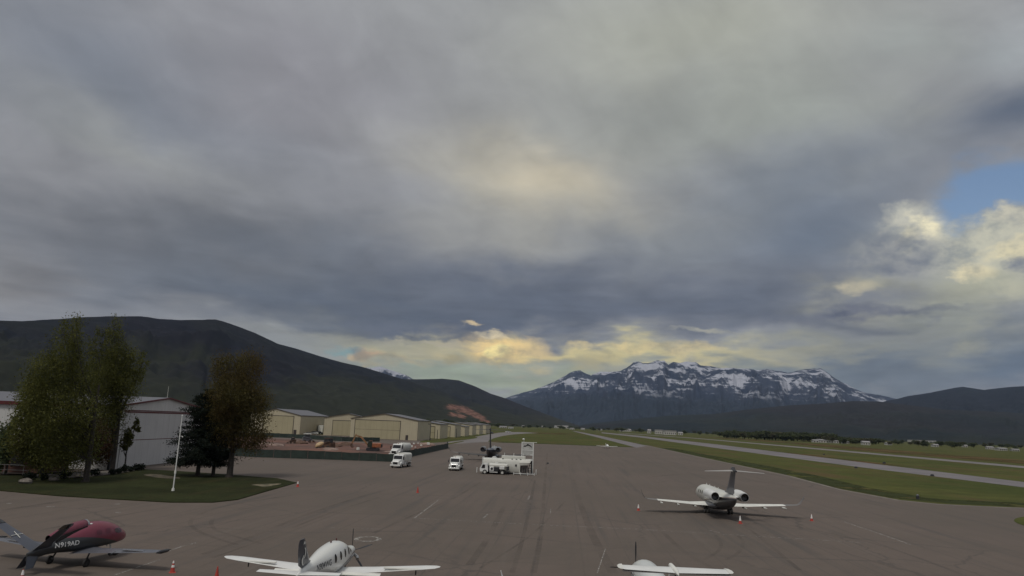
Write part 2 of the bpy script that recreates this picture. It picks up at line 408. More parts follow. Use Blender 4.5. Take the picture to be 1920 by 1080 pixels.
# parallel taxiway and runway, beyond the grass
def strip(name, a, b_, z, mat):
    poly_sheet(name, a+b_[::-1], z, mat)
strip('taxiway', P((1128, 810.6), (1200, 817.2), (1350, 834), (1600, 865), (1920, 904), (2100, 926)), P((1128, 812.2), (1200, 820.2), (1350, 841), (1600, 874.5), (1920, 914), (2100, 938)), .025, M_runway)
strip('runway', P((1160, 811.5), (1300, 821), (1511, 838.6), (1920, 874), (2150, 895)), P((1160, 812.0), (1300, 822), (1511, 840.8), (1920, 877.8), (2150, 900)), .025, M_conc)
# pale worn edge between apron and grass
def ribbon(pts, wd, z, mb):
    pts = [Vector(p) for p in pts]; L = []; Rr = []
    for i, p in enumerate(pts):
        d = (pts[min(i+1, len(pts)-1)]-pts[max(i-1, 0)]); d.z = 0; d.normalize(); nrm = Vector((-d.y, d.x, 0))
        wv = wd[i] if isinstance(wd, list) else wd
        L.append((p+nrm*wv/2).to_tuple()[:2]+(z,)); Rr.append((p-nrm*wv/2).to_tuple()[:2]+(z,))
    k = len(pts); mb.add(L+Rr, [(i, k+i, k+i+1, i+1) for i in range(k-1)])
def dense(pts, step=2.0):
    out = []
    for a, b_ in zip(pts[:-1], pts[1:]):
        n_ = max(1, int((b_-a).length/step)); out += [a.lerp(b_, i/n_) for i in range(n_)]
    return out+[pts[-1]]
def curve(pts, k=10):
    out = []
    for i in range(len(pts)-1):
        p0, p1, p2, p3 = pts[max(i-1, 0)], pts[i], pts[i+1], pts[min(i+2, len(pts)-1)]
        for j in range(k):
            t = j/k
            out.append(.5*((2*p1)+(p2-p0)*t+(2*p0-5*p1+4*p2-p3)*t*t+(3*p1-p0-3*p2+p3)*t**3))
    return out+[pts[-1]]
def mark_mat(name, c, cover, sc):
    """worn paint or rubber: transparent where it has worn away"""
    m, G, bs, co = nodes_of(name)
    n1 = G.noise(co, sc, 6, .7); n2 = G.noise(co, sc*.13, 4, .6)
    f_ = G.m('MULTIPLY', G.ss(n1, .62-.3*cover, .75-.2*cover), G.m('ADD', G.m('MULTIPLY', n2, .6), cover*.5), clamp=True)
    bs.inputs['Base Color'].default_value = (*c, 1); bs.inputs['Roughness'].default_value = .85
    G.put(bs.inputs['Alpha'], f_); return m
M_paint = mark_mat('worn_white_paint', (.40, .38, .35), .80, 2.2)
m, G, bs, co = nodes_of('tyre_rubber'); M_rub = m
bs.inputs['Base Color'].default_value = (.055, .048, .044, 1); bs.inputs['Roughness'].default_value = .85
G.put(bs.inputs['Alpha'], G.m('MULTIPLY', G.ss(G.noise(co, .12, 5, .6), .30, .75), G.m('ADD', G.m('MULTIPLY', G.noise(co, 2.5, 4, .6), .35), .02)))
M_edge = pmat('gravel_edge', (.20, .18, .15), .95, 0, .3, .6)
e = MB()
ribbon(dense(P((1920, 953.4), (1762, 946.2), (1687, 938.8), (1575, 918.2), (1481, 893.2), (1331, 861.6), (1208, 834.8)), 6), .7, .028, e)
ribbon(dense(P((1190, 839.6), (1050, 834.2), (930, 830.2), (914, 828.4)), 6), 2.2, .028, e)
e.build('pavement_edge', M_edge, kind='structure', smooth=0)
e = MB()
for a, wd in (([(777, 972), (822, 938)], .16), ([(777, 972), (1000, 984), (1200, 993), (1400, 1005), (1620, 1018)], .14), ([(906, 972), (914, 965)], .2), ([(990, 937), (993, 930)], .2),
              ([(1032, 963), (1033, 955)], .12), ([(1330, 995), (1350, 999)], .14), ([(1580, 978), (1640, 998), (1708, 1022)], .17), ([(775, 843), (840, 845.5), (905, 849)], .6), ([(1190, 955), (1350, 966), (1500, 975)], .10),
              ([(310, 1036), (345, 1024), (370, 1018)], .12), ([(215, 1079), (300, 1050)], .12), ([(12, 944.5), (22, 944.5)], .35), ([(87, 950.5), (102, 950.5)], .4), ([(215, 945.5), (226, 945.5)], .35), ([(216, 961.5), (228, 961.5)], .4),
              ([(126, 931), (160, 930.5)], .35), ([(620, 990), (720, 993)], .07), ([(1120, 1075), (1135, 1030)], .08)):
    ribbon(dense(P(*a), 1.5), wd, .032, e)
cx, cy = -11.9, 65.5
e2 = [Vector((cx+1.0*math.cos(t), cy+1.25*math.sin(t), 0)) for t in np.linspace(0, 2*math.pi, 33)]
ribbon(e2, .42, .032, e)
e.build('painted_markings', M_paint, kind='structure', smooth=0)
e = MB()
TY = [([(445, 1022), (400, 1008), (368, 994), (357, 980), (372, 966), (420, 950), (500, 936), (600, 922)], .42), ([(490, 1020), (440, 1006), (405, 994), (396, 982), (405, 970), (440, 958), (520, 944)], .42),
      ([(0, 958), (60, 949), (120, 940), (200, 931), (260, 928)], .9), ([(380, 1040), (480, 1004), (590, 960), (690, 928), (760, 912)], .5), ([(400, 1046), (500, 1010), (610, 966), (710, 933)], .35),
      ([(880, 1060), (915, 1008), (945, 950)], .6), ([(900, 1066), (1000, 1000), (1060, 940)], .25), ([(1150, 1075), (1110, 1000), (1085, 935), (1075, 900)], .8), ([(1340, 1068), (1290, 1040), (1255, 1010), (1230, 985)], .5),
      ([(1320, 1050), (1345, 1035), (1352, 1020), (1342, 1004)], .35), ([(1362, 1050), (1385, 1036), (1393, 1018), (1384, 1004)], .35), ([(1500, 1070), (1440, 1020), (1395, 985)], .4),
      ([(1215, 895), (1290, 890), (1400, 900), (1500, 915)], 1.2), ([(0, 1012), (90, 992), (220, 968), (330, 950)], .5), ([(1000, 1075), (1015, 990), (1022, 900), (1026, 850)], .5), ([(960, 1075), (985, 990), (1003, 900)], .4),
      ([(700, 1000), (790, 960), (850, 935), (900, 905)], .4), ([(1800, 1075), (1640, 1020), (1480, 985)], .4), ([(1690, 1070), (1560, 1030), (1430, 1000)], .3), ([(560, 1068), (640, 1046), (760, 1020)], .5), ([(920, 861), (1005, 864), (1100, 861)], 1.0)]
for a, wd in TY: ribbon(curve(P(*a), 14), wd, .029, e)
e.build('tyre_marks', M_rub, kind='structure', smooth=0)

# darker uncut grass along the apron edge, and a dry brown band beyond the runway
def patchy_grass(name, c1, c2, lo, hi, sc):
    m, G, bs, co = nodes_of(name); n1 = G.noise(co, sc, 7, .65); n2 = G.noise(co, 1.1, 5, .7)
    G.put(bs.inputs['Base Color'], G.mix(n2, c1, c2)); bs.inputs['Roughness'].default_value = 1; bs.inputs['Specular IOR Level'].default_value = .1
    G.put(bs.inputs['Alpha'], G.ss(n1, lo, hi)); return m
M_unc = patchy_grass('uncut_grass', (.026, .034, .010), (.046, .052, .018), .40, .52, .10)
M_dry = patchy_grass('dry_grass', (.085, .052, .022), (.12, .085, .035), .36, .60, .02)
e = MB(); ribbon(dense([p_+Vector((3.5, 3.5, 0)) for p_ in P((2000, 956), (1920, 950), (1762, 943), (1687, 935.5), (1575, 915), (1481, 890), (1331, 858.8), (1240, 840))], 6), 9, .012, e)
ribbon(dense([p_+Vector((0, 3, 0)) for p_ in P((1186, 838.6), (1050, 833.4), (935, 829.4))], 6), 12, .012, e)
e.build('uncut_grass', M_unc, kind='stuff', smooth=0)
e = MB(); ribbon(dense(P((1330, 819.5), (1511, 832), (1700, 849), (1920, 866), (2100, 880)), 12), 60, .012, e)
ribbon(dense(P((1230, 824), (1350, 836.5), (1500, 852), (1700, 876)), 12), 9, .012, e)
ribbon(dense(P((1005, 813), (1040, 812.5), (1075, 813.5)), 12), 60, .012, e)
e.build('dry_grass', M_dry, kind='stuff', smooth=0)
# lawn island with low kerb, grass patches by the hangars, right-hand corner
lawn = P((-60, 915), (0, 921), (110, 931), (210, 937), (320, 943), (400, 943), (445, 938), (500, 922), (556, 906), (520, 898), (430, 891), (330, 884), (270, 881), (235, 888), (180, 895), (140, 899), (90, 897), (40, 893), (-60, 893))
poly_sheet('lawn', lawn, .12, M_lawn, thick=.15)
M_grav = pmat('pale_gravel', (.17, .15, .13), .95, 0, .45, .9, bump=.4)
poly_sheet('gravel_bed', smooth_poly(P((60, 897), (140, 897), (185, 894), (230, 887.5), (272, 881), (262, 879), (215, 882), (170, 887), (110, 890), (60, 891))), .135, M_grav)
poly_sheet('gravel_patch', smooth_poly(P((466, 911), (490, 909), (535, 907.5), (512, 912), (494, 915.5), (486, 912.5))), .135, pmat('straw_gravel', (.15, .125, .08), .95, 0, .7, .6, c2=(.04, .04, .018)))
poly_sheet('dry_patch', smooth_poly(P((265, 891), (290, 890), (320, 894), (345, 899), (310, 899), (280, 895))), .135, pmat('dry_earth', (.085, .07, .045), .95, 0, .6, .7))
for nm, pl in (('verge', P((1893, 976), (1925, 967), (1995, 975), (1995, 1002), (1930, 990))), ('verge', P((782, 828), (812, 824), (850, 821), (885, 818.5), (899, 820.5), (880, 824), (835, 829), (800, 831))),
               ('verge', P((835, 832), (850, 829.5), (872, 826.3), (868, 828.5), (850, 832), (838, 834)))):
    poly_sheet(nm, smooth_poly(pl), .05, M_field)
# red construction ground
M_dirt = pmat('red_earth', (.125, .060, .042), .98, 0, .5, .06, c2=(.075, .042, .032), bump=.6)
site = P((380, 830), (470, 822), (560, 826.5), (640, 831), (712, 832), (800, 833), (836, 839.5), (767, 856), (742, 865), (640, 861.5), (480, 856.5), (400, 852))
b = MB(); xs = [p.x for p in site]; ys = [p.y for p in site]
def inside(x, y, pl):
    c = False; j = len(pl)-1
    for i in range(len(pl)):
        if ((pl[i].y > y) != (pl[j].y > y)) and x < (pl[j].x-pl[i].x)*(y-pl[i].y)/(pl[j].y-pl[i].y)+pl[i].x: c = not c
        j = i
    return c
gx = np.arange(min(xs), max(xs), 3.0); gy = np.arange(min(ys), max(ys), 3.0)
X, Y = np.meshgrid(gx, gy, indexing='ij'); Z = .06+np.clip(fbm(X/11, Y/11, 4)-.48, 0, 1)*3.2
nv = len(gy); vs = [(X[i, j], Y[i, j], Z[i, j]) for i in range(len(gx)) for j in range(nv)]; fs = []
for i in range(len(gx)-1):
    for j in range(nv-1):
        if inside(gx[i]+1.5, gy[j]+1.5, site): fs.append((i*nv+j, (i+1)*nv+j, (i+1)*nv+j+1, i*nv+j+1))
b.add(vs, fs); b.build('construction_ground', M_dirt, kind='structure')
b = MB()
for x, y, sx, sy in ((505, 836, 16, 2.2), (620, 845, 10, 2.4), (740, 851, 12, 2.6), (800, 834, 10, 2), (560, 831, 9, 2)):
    p = g(x, y); b.ball((p.x, p.y, 0.1), sx*.35, sy*2.2, .9, 14, 6, .12)
b.build('gravel_heaps', pmat('pink_gravel', (.24, .17, .14), .98, 0, .4, .5), kind='structure')

# ================================================================== SETTING: hills and mountains
def hill(name, sky, dist, foot, mat, gul=.0, nx=320, nr=60, crestn=0.0, pw=1.25, gs=260., seed=0, back=1.35, az_f=90., det=40.):
    """heightfield between a foot line and a crest line; sky = skyline points, dist/foot = metres at both ends"""
    xs = np.array([p[0] for p in sky], float)
    ax = np.linspace(xs[0], xs[-1], nx); yy = np.interp(ax, xs, [p[1] for p in sky])
    az = np.zeros(nx); tn = np.zeros(nx)
    for i in range(nx):
        a, e_ = azel(ax[i], yy[i]); az[i] = R(a); tn[i] = math.tan(R(e_))
    s = (ax-xs[0])/(xs[-1]-xs[0])
    if callable(dist): D = dist(s)
    else: D = dist[0]+(dist[1]-dist[0])*s
    if callable(foot): F0 = foot(s)
    else: F0 = foot[0]+(foot[1]-foot[0])*s
    D = D*(1+.05*(fbm(s*9+seed, s*0+seed, 3)-.5)*2)
    zc = CAM_H+tn*D
    zc = zc*(1+crestn*(fbm(s*az_f, s*0+5+seed, 5)-.5))
    T = np.concatenate([np.linspace(0, 1, nr), np.linspace(1, back, nr//4)[1:]])
    V = np.zeros((nx, len(T), 3))
    for j, t in enumerate(T):
        r_ = F0+(D-F0)*t
        x = np.sin(az)*r_; y = np.cos(az)*r_
        if t <= 1:
            z = zc*t**pw
            w_ = (t*(1-t)*4)**.8*min(1, (1-t)*6+.12)
            rg = fbm(s*gs/18+seed+.6*vnoise(s*40, np.full(nx, t*3)), np.full(nx, t*2.2)+seed*3, 5, True)
            n0 = fbm(x/900+seed, y/900, 4)
            z = z+zc*gul*w_*((rg-.6)*1.1+(n0-.5)*.9)+zc*gul*.14*(fbm(x/det, y/det, 3)-.5)*min(1, t*3)*min(1, (1-t)*8+.1)
            z = np.maximum(z, -2+40*t*0)
        else:
            z = zc*(1-((t-1)/(back-1))**1.2)
        V[:, j, 0] = x; V[:, j, 1] = y; V[:, j, 2] = z-1.5*(t < .02)
    m_ = len(T); vs = V.reshape(-1, 3).tolist()
    fs = [(i*m_+j, (i+1)*m_+j, (i+1)*m_+j+1, i*m_+j+1) for i in range(nx-1) for j in range(m_-1)]
    mb = MB(); mb.add(vs, fs); o = mb.build(name, mat, kind='structure', smooth=180); return o

def hill_mat(name, cols, sc, red=None, haze=None):  # haze: height and colour of the greener growth on lower slopes
    m, G, bs, co = nodes_of(name)
    n1 = G.noise(co, sc, 8, .62, dist=.4); n2 = G.noise(co, sc*6, 8, .68); n3 = G.noise(co, sc*.35, 5, .5)
    cc = G.mix(G.ss(n1, .38, .62), cols[0], cols[1]); cc = G.mix(G.m('MULTIPLY', G.ss(n3, .45, .65), .8), cc, cols[2])
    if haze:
        zz = G.m('ADD', G.sep(co)[2], G.m('MULTIPLY', G.m('SUBTRACT', n1, .5), haze[0]*1.2)); zz = G.m('ADD', zz, G.m('MULTIPLY', G.m('SUBTRACT', G.noise(G.xyz(G.m('MULTIPLY', G.sep(co)[0], .0042), G.m('MULTIPLY', G.sep(co)[1], .0012), 0.0), 1.0, 5, .6), .5), haze[0]*2.6)); cc = G.mix(G.ss(zz, haze[0]*1.0, haze[0]*.25), cc, haze[1])  # greener scrub low down; stretched streaks also paint fold light into the colour
    cc = G.mix(.8, cc, G.xyz(*[G.m('ADD', G.m('MULTIPLY', n2, 1.7), .15)]*3), 'MULTIPLY')
    if red:
        p = G.sep(co)
        for (rx, ry, sx, sy, ro, c_) in red:
            u = G.m('SUBTRACT', p[0], rx); v = G.m('SUBTRACT', p[2], ry)
            c_r, s_r = math.cos(ro), math.sin(ro)
            a_ = G.m('DIVIDE', G.m('ADD', G.m('MULTIPLY', u, c_r), G.m('MULTIPLY', v, s_r)), sx)
            b_ = G.m('DIVIDE', G.m('SUBTRACT', G.m('MULTIPLY', v, c_r), G.m('MULTIPLY', u, s_r)), sy)
            q = G.m('ADD', G.m('MULTIPLY', a_, a_), G.m('MULTIPLY', b_, b_))
            q = G.m('ADD', q, G.m('MULTIPLY', G.m('SUBTRACT', n2, .5), 1.6))
            cc = G.mix(G.ss(q, 1.0, .5), cc, c_)
    G.put(bs.inputs['Base Color'], cc); bs.inputs['Roughness'].default_value = 1; bs.inputs['Specular IOR Level'].default_value = .05
    return m
# near dark hill on the left
skyA = [(-420, 640), (-200, 612), (0, 601), (40, 602), (110, 598), (150, 595), (200, 593), (265, 593), (300, 598), (340, 600), (405, 599), (430, 606), (480, 625), (520, 644), (560, 655), (600, 668), (640, 679), (680, 688),
        (720, 700), (770, 716), (820, 732), (880, 752), (940, 771), (1000, 786), (1060, 797), (1110, 803)]
QR = []
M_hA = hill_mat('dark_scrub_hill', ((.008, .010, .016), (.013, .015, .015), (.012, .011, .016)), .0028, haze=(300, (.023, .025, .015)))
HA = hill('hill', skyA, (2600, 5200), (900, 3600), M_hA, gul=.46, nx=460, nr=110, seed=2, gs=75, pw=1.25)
# the second shoulder behind it
skyB = [(560, 735), (650, 718), (720, 709), (770, 711), (800, 711), (830, 710), (860, 713), (890, 724), (920, 738), (945, 746), (965, 754), (985, 762), (1020, 775), (1060, 790), (1090, 799), (1115, 803)]
qx, qz = 0, 0
D_B = 5600
pq = ray(868, 778); pq = pq*(5050/pq.y); pq2 = ray(900, 786); pq2 = pq2*(4950/pq2.y)
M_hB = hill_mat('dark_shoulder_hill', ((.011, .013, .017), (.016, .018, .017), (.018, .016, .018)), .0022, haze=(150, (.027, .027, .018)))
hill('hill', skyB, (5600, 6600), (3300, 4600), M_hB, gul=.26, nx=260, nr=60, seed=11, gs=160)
# red quarry cut: bare rock on the hill, placed where the slope is
bpy.context.view_layer.update()
pts_ = []
for x, y, rr in ((848, 765, 11), (862, 764, 13), (872, 770, 15), (886, 776, 14), (898, 782, 13), (908, 788, 9), (850, 778, 8), (866, 780, 9), (915, 790, 6)):
    ok, loc, nrm_, idx = HA.ray_cast(Vector((0, 0, CAM_H)), ray(x, y).normalized())
    if ok: pts_.append((loc, rr*1.2*loc.length/FPX))
G = NG(M_hA.node_tree); bs = M_hA.node_tree.nodes['Principled BSDF']; old = bs.inputs['Base Color'].links[0].from_socket
co = G.n('ShaderNodeTexCoord').outputs['Object']; wn = G.noise(co, .016, 8, .72); dmin = None
for loc, rr in pts_:
    vd = G.n('ShaderNodeVectorMath', operation='DISTANCE'); st = G.n('ShaderNodeVectorMath', operation='MULTIPLY'); G.put(st.inputs[0], co); st.inputs[1].default_value = (1, .22, 1.15)
    G.put(vd.inputs[0], st.outputs[0]); vd.inputs[1].default_value = (loc.x, loc.y*.22, loc.z*1.15)
    q = G.m('DIVIDE', vd.outputs['Value'], rr); dmin = q if dmin is None else G.m('MINIMUM', dmin, q)
dmin = G.m('ADD', dmin, G.m('MULTIPLY', G.m('SUBTRACT', wn, .5), 2.4))
rc = G.mix(G.ss(G.noise(co, .03, 5, .6), .4, .6), (.105, .052, .038), (.24, .13, .095))
G.put(bs.inputs['Base Color'], G.mix(G.ss(dmin, 1.20, .45), old, rc))
# snowy peak glimpsed behind the hill
def snow_mat(name, snowline, span, amt=.5, bw=0.0):
    m, G, bs, co = nodes_of(name)
    p = G.sep(co)
    nv = G.n('ShaderNodeNewGeometry').outputs['Normal']; ns = G.sep(nv)
    n1 = G.noise(co, .0022, 8, .66, dist=.6)
    strata = G.noise(G.xyz(G.m('MULTIPLY', p[0], .0012), G.m('MULTIPLY', p[1], .0012), G.m('MULTIPLY', p[2], .034)), 1.0, 7, .66, dist=.3)
    gul_ = G.noise(G.xyz(G.m('MULTIPLY', p[0], .020), G.m('MULTIPLY', p[1], .0030), G.m('MULTIPLY', p[2], .0030)), 1.0, 8, .66, dist=.5)
    big = G.noise(G.xyz(p[0], G.m('MULTIPLY', p[1], .4), G.m('MULTIPLY', p[2], 1.6)), .0024, 4, .55)
    h = G.m('DIVIDE', G.m('SUBTRACT', p[2], snowline), span)
    f_ = G.m('ADD', G.m('ADD', G.m('MULTIPLY', strata, .70), G.m('MULTIPLY', gul_, .75)), G.m('MULTIPLY', big, 1.15))
    f_ = G.m('ADD', f_, G.m('MULTIPLY', n1, .35))
    f_ = G.m('ADD', f_, G.m('MULTIPLY', G.m('MINIMUM', h, 1.0), amt))
    sn = G.m('MULTIPLY', G.ss(f_, 1.53, 1.66), G.ss(h, -.45, .25))
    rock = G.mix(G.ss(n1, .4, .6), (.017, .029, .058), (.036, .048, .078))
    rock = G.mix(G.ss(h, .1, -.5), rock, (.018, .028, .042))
    G.put(bs.inputs['Base Color'], G.mix(sn, rock, (.41, .425, .48)))
    bs.inputs['Roughness'].default_value = .9; bs.inputs['Specular IOR Level'].default_value = .1
    return m
skyC = [(600, 735), (640, 715), (668, 696), (685, 689), (698, 690), (712, 687), (730, 693), (748, 699), (765, 705), (776, 712), (800, 722), (860, 740)]
hill('snowy_peak', skyC, (10500, 10500), (8200, 8200), snow_mat('far_peak_rock', 560, 300, .5), gul=.35, nx=220, nr=50, seed=21, gs=300, crestn=.01, det=120)
# the long snowy massif
skyT = [(860, 800), (900, 778), (925, 757), (940, 749), (960, 742), (980, 736), (1000, 731), (1020, 724), (1040, 715), (1055, 707), (1070, 698), (1080, 695), (1088, 695), (1096, 699), (1108, 704), (1113, 701), (1125, 697), (1145, 697), (1162, 696), (1175, 690),
        (1188, 679), (1198, 678), (1206, 681), (1215, 681), (1230, 676), (1246, 676), (1253, 684), (1262, 679), (1275, 680), (1285, 678), (1305, 679), (1314, 685), (1335, 687), (1352, 690), (1375, 690), (1382, 691), (1400, 691), (1420, 694), (1440, 692), (1452, 695),
        (1465, 696), (1478, 699), (1488, 697), (1500, 694), (1520, 691), (1540, 691), (1552, 699), (1568, 711), (1590, 722), (1605, 730), (1625, 737), (1645, 740), (1665, 744), (1682, 748), (1720, 762), (1780, 785)]
hill('snowy_mountain', skyT, (12200, 12600), (6800, 7200), snow_mat('massif_rock', 520, 500, .12), gul=.34, nx=1000, nr=130, seed=5, gs=420, crestn=.014, pw=1.15, az_f=160, back=1.25, det=150)
# forested ranges in front and to the right
M_r1 = hill_mat('blue_forest_range', ((.010, .015, .024), (.014, .020, .027), (.013, .016, .023)), .0012)
M_r2 = hill_mat('foothill_scrub', ((.014, .020, .022), (.022, .026, .022), (.022, .020, .022)), .0016)
skyR = [(1560, 800), (1620, 768), (1660, 752), (1682, 748), (1700, 743), (1740, 737), (1775, 730), (1790, 727), (1806, 725), (1825, 728), (1845, 731), (1870, 728), (1900, 725), (1920, 724), (1990, 716), (2120, 705), (2300, 700)]
hill('mountain_range', skyR, (9000, 9000), (5200, 5200), M_r1, gul=.30, nx=300, nr=70, seed=31, gs=160, pw=1.4)
skyS = [(1050, 806), (1100, 795), (1180, 786), (1260, 779), (1340, 776), (1400, 768), (1480, 760), (1540, 757), (1600, 752), (1650, 753), (1700, 759), (1770, 768), (1850, 771), (1920, 775), (2050, 770), (2200, 765)]
hill('foothill', skyS, (6600, 6200), (3600, 3300), M_r2, gul=.36, nx=420, nr=70, seed=41, gs=200, pw=1.5)
# ================================================================== materials for objects
M_white = pmat('white_paint', (.74, .745, .72), .38, 0, .05, .8, coat=.2)
M_white2 = pmat('chalky_white_paint', (.70, .70, .65), .55, 0, .10, .9)
M_cream = pmat('cream_paint', (.62, .61, .52), .5, 0, .08, .5)
M_black = pmat('black_glass', (.012, .013, .016), .12, 0, .1, 1, spec=.6)
M_dark = pmat('dark_metal', (.035, .036, .04), .5, .2, .2, 2)
M_tyre = pmat('tyre', (.022, .021, .021), .85, 0, .15, 4)
M_hub = pmat('white_hub', (.55, .55, .52), .45, 0, .1, 4)
M_chrome = pmat('bare_metal', (.45, .45, .46), .28, .9, .08, 3)
M_grey = pmat('slate_grey_paint', (.105, .108, .125), .4, 0, .1, 1, coat=.3)
M_midgrey = pmat('mid_grey_paint', (.16, .15, .145), .5, 0, .1, 1)
M_pale = pmat('dull_pale_paint', (.36, .35, .33), .5, 0, .1, 1)
M_navy = pmat('navy_paint', (.030, .037, .055), .35, 0, .1, 1, coat=.3)
M_red = pmat('dull_red_trim', (.10, .014, .018), .5, 0, .1, 2)
M_orange = pmat('cone_orange', (.42, .05, .035), .55, 0, .08, 4)
M_refl = pmat('white_collar', (.75, .74, .72), .4, 0, .05, 4)
M_maroon = pmat('maroon_paint', (.14, .018, .038), .42, 0, .15, .9, coat=.25, c2=(.13, .017, .036))

def two_tone(name, top, low, expr, rough=.35, extra=None):
    """paint scheme: the line between the two colours is a plane z = a + b*x of the aircraft"""
    m, G, bs, co = nodes_of(name); p = G.sep(co)
    z0 = G.m('ADD', G.m('MULTIPLY', p[0], expr[1]), expr[0])
    if len(expr) > 2: z0 = G.m('ADD', z0, G.m('MULTIPLY', G.m('MULTIPLY', p[0], p[0]), expr[2]))
    f_ = G.ss(G.m('SUBTRACT', p[2], z0), -.012, .012); c_ = G.mix(f_, low, top)
    if extra:
        for (d, wd, colr) in extra:
            q = G.m('ABSOLUTE', G.m('SUBTRACT', G.m('SUBTRACT', p[2], z0), d)); c_ = G.mix(G.ss(q, wd, wd*.7), c_, colr)
    n1 = G.noise(co, 3, 5, .6); c_ = G.mix(.12, c_, G.xyz(*[G.m('ADD', G.m('MULTIPLY', n1, .8), .6)]*3), 'MULTIPLY')
    G.put(bs.inputs['Base Color'], c_); bs.inputs['Roughness'].default_value = rough; bs.inputs['Coat Weight'].default_value = .25
    return m

class Body:
    """fuselage as superellipse rings; stations (x, z centre, half width, half height up, half height down)"""
    def __init__(s, st, n=24, ex=2.2): s.st = sorted(st); s.n = n; s.ex = ex
    def at(s, x):
        S_ = s.st; xs = [q[0] for q in S_]
        return [float(np.interp(x, xs, [q[k] for q in S_])) for k in (1, 2, 3, 4)]
    def fine(s, sub=4):
        # smooth the stations with a spline
        st = [Vector(q[:4]).to_tuple()+(q[4],) for q in s.st]; out = []
        for i in range(len(s.st)-1):
            p0, p1, p2, p3 = s.st[max(i-1, 0)], s.st[i], s.st[i+1], s.st[min(i+2, len(s.st)-1)]
            for j in range(sub):
                t = j/sub; r = [p1[0]+(p2[0]-p1[0])*t]
                for k in range(1, 5):
                    d1 = (p2[k]-p0[k])/max(1e-6, (p2[0]-p0[0]))*(p2[0]-p1[0]); d2 = (p3[k]-p1[k])/max(1e-6, (p3[0]-p1[0]))*(p2[0]-p1[0])
                    h = (2*t**3-3*t*t+1)*p1[k]+(t**3-2*t*t+t)*d1+(-2*t**3+3*t*t)*p2[k]+(t**3-t*t)*d2
                    r.append(h)
                out.append(tuple(r))
        out.append(tuple(s.st[-1])); s.st = out; return s
    def half(s, x, z):
        zc, hw, hu, hd = s.at(x); h = hu if z > zc else hd
        q = min(1, abs(z-zc)/max(h, 1e-4)); return hw*(1-q**s.ex)**(1/s.ex)
    def mesh(s):
        rings = []
        for x, zc, hw, hu, hd in s.st:
            r = []
            for k in range(s.n):
                t = 2*math.pi*(k+.5)/s.n; c_, s_ = math.cos(t), math.sin(t); e_ = 2/s.ex
                h = hu if s_ > 0 else hd
                r.append((x, hw*math.copysign(abs(c_)**e_, c_), zc+h*math.copysign(abs(s_)**e_, s_)))
            rings.append(r)
        return MB().loft(rings)
    def patch(s, cx, cz, sx, sz, side, off=.012, n=14, k=2.6, skew=0.0):
        """rounded patch (window, door) lying on the side of the body"""
        mb = MB(); rings = []
        for rr in (0.02, .5, 1.0):
            r = []
            for i in range(n):
                t = 2*math.pi*i/n; c_, s_ = math.cos(t), math.sin(t)
                x = cx+rr*sx*math.copysign(abs(c_)**(2/k), c_); z = cz+rr*sz*math.copysign(abs(s_)**(2/k), s_)
                x += skew*(z-cz)
                r.append((x, side*(s.half(x, z)+off), z))
            rings.append(r)
        return mb.loft(rings, cap=False)

def surf(sections, mb=None, up='z', tc=.11, n=7):
    """wing-like surface: sections (x leading edge, y, z, chord). thickness is along `up`"""
    mb = mb or MB(); prof = [(0, 0), (.03, .35), (.12, .75), (.32, 1.0), (.6, .72), (.85, .28), (1, .02)]
    rings = []
    for s_ in sections:
        x, y, z, c_ = s_[:4]; t_ = (s_[4] if len(s_) > 4 else tc)*c_*.5
        ring = [(x-c_*u, v*t_) for u, v in prof]+[(x-c_*u, -v*t_*.8) for u, v in prof[-1:0:-1]]
        if up == 'z': rings.append([(a, y, z+b_) for a, b_ in ring])
        elif up == 'y': rings.append([(a, y+b_, z) for a, b_ in ring])
        else:         # canted surface: up is a unit vector in the y,z plane
            rings.append([(a, y+b_*up[0], z+b_*up[1]) for a, b_ in ring])
    return mb.loft(rings)

def wheel(p, name, r, wd, parent, hubmat=None, axis=(0, 1, 0)):
    a = Vector(axis)*wd/2; p = Vector(p); mb = MB()
    mb.loft([[q+p+a*f_ for q in _circ(r*k, a)] for f_, k in ((-1, .72), (-.95, .93), (-.6, 1), (.6, 1), (.95, .93), (1, .72))])
    t = mb.build(name, M_tyre, parent)
    h = MB(); h.cyl(p-a*1.03, p+a*1.03, r*.55, n=14); h.build('rim', hubmat or M_hub, t); return t
def _circ(r, a, n=18):
    a = Vector(a).normalized(); b_ = a.orthogonal().normalized(); c_ = a.cross(b_)
    return [(b_*math.cos(2*math.pi*k/n)+c_*math.sin(2*math.pi*k/n))*r for k in range(n)]

def text_mesh(body, size, fn, name, mat, parent, font_space=1.0, bold=.012):
    """letters as a mesh; fn maps (u, v) on the lettering to a point on the surface"""
    cu = bpy.data.curves.new(name, 'FONT'); cu.body = body; cu.size = size; cu.space_character = font_space; cu.offset = bold*size
    to = bpy.data.objects.new(name, cu); C.objects.link(to)
    bpy.context.view_layer.update()
    me = bpy.data.meshes.new_from_object(to.evaluated_get(bpy.context.evaluated_depsgraph_get()))
    bpy.data.objects.remove(to); bpy.data.curves.remove(cu)
    for v in me.vertices: v.co = fn(v.co.x, v.co.y)
    me.materials.clear(); me.materials.append(mat); me.name = name
    o = bpy.data.objects.new(name, me); C.objects.link(o); o.parent = parent; return o

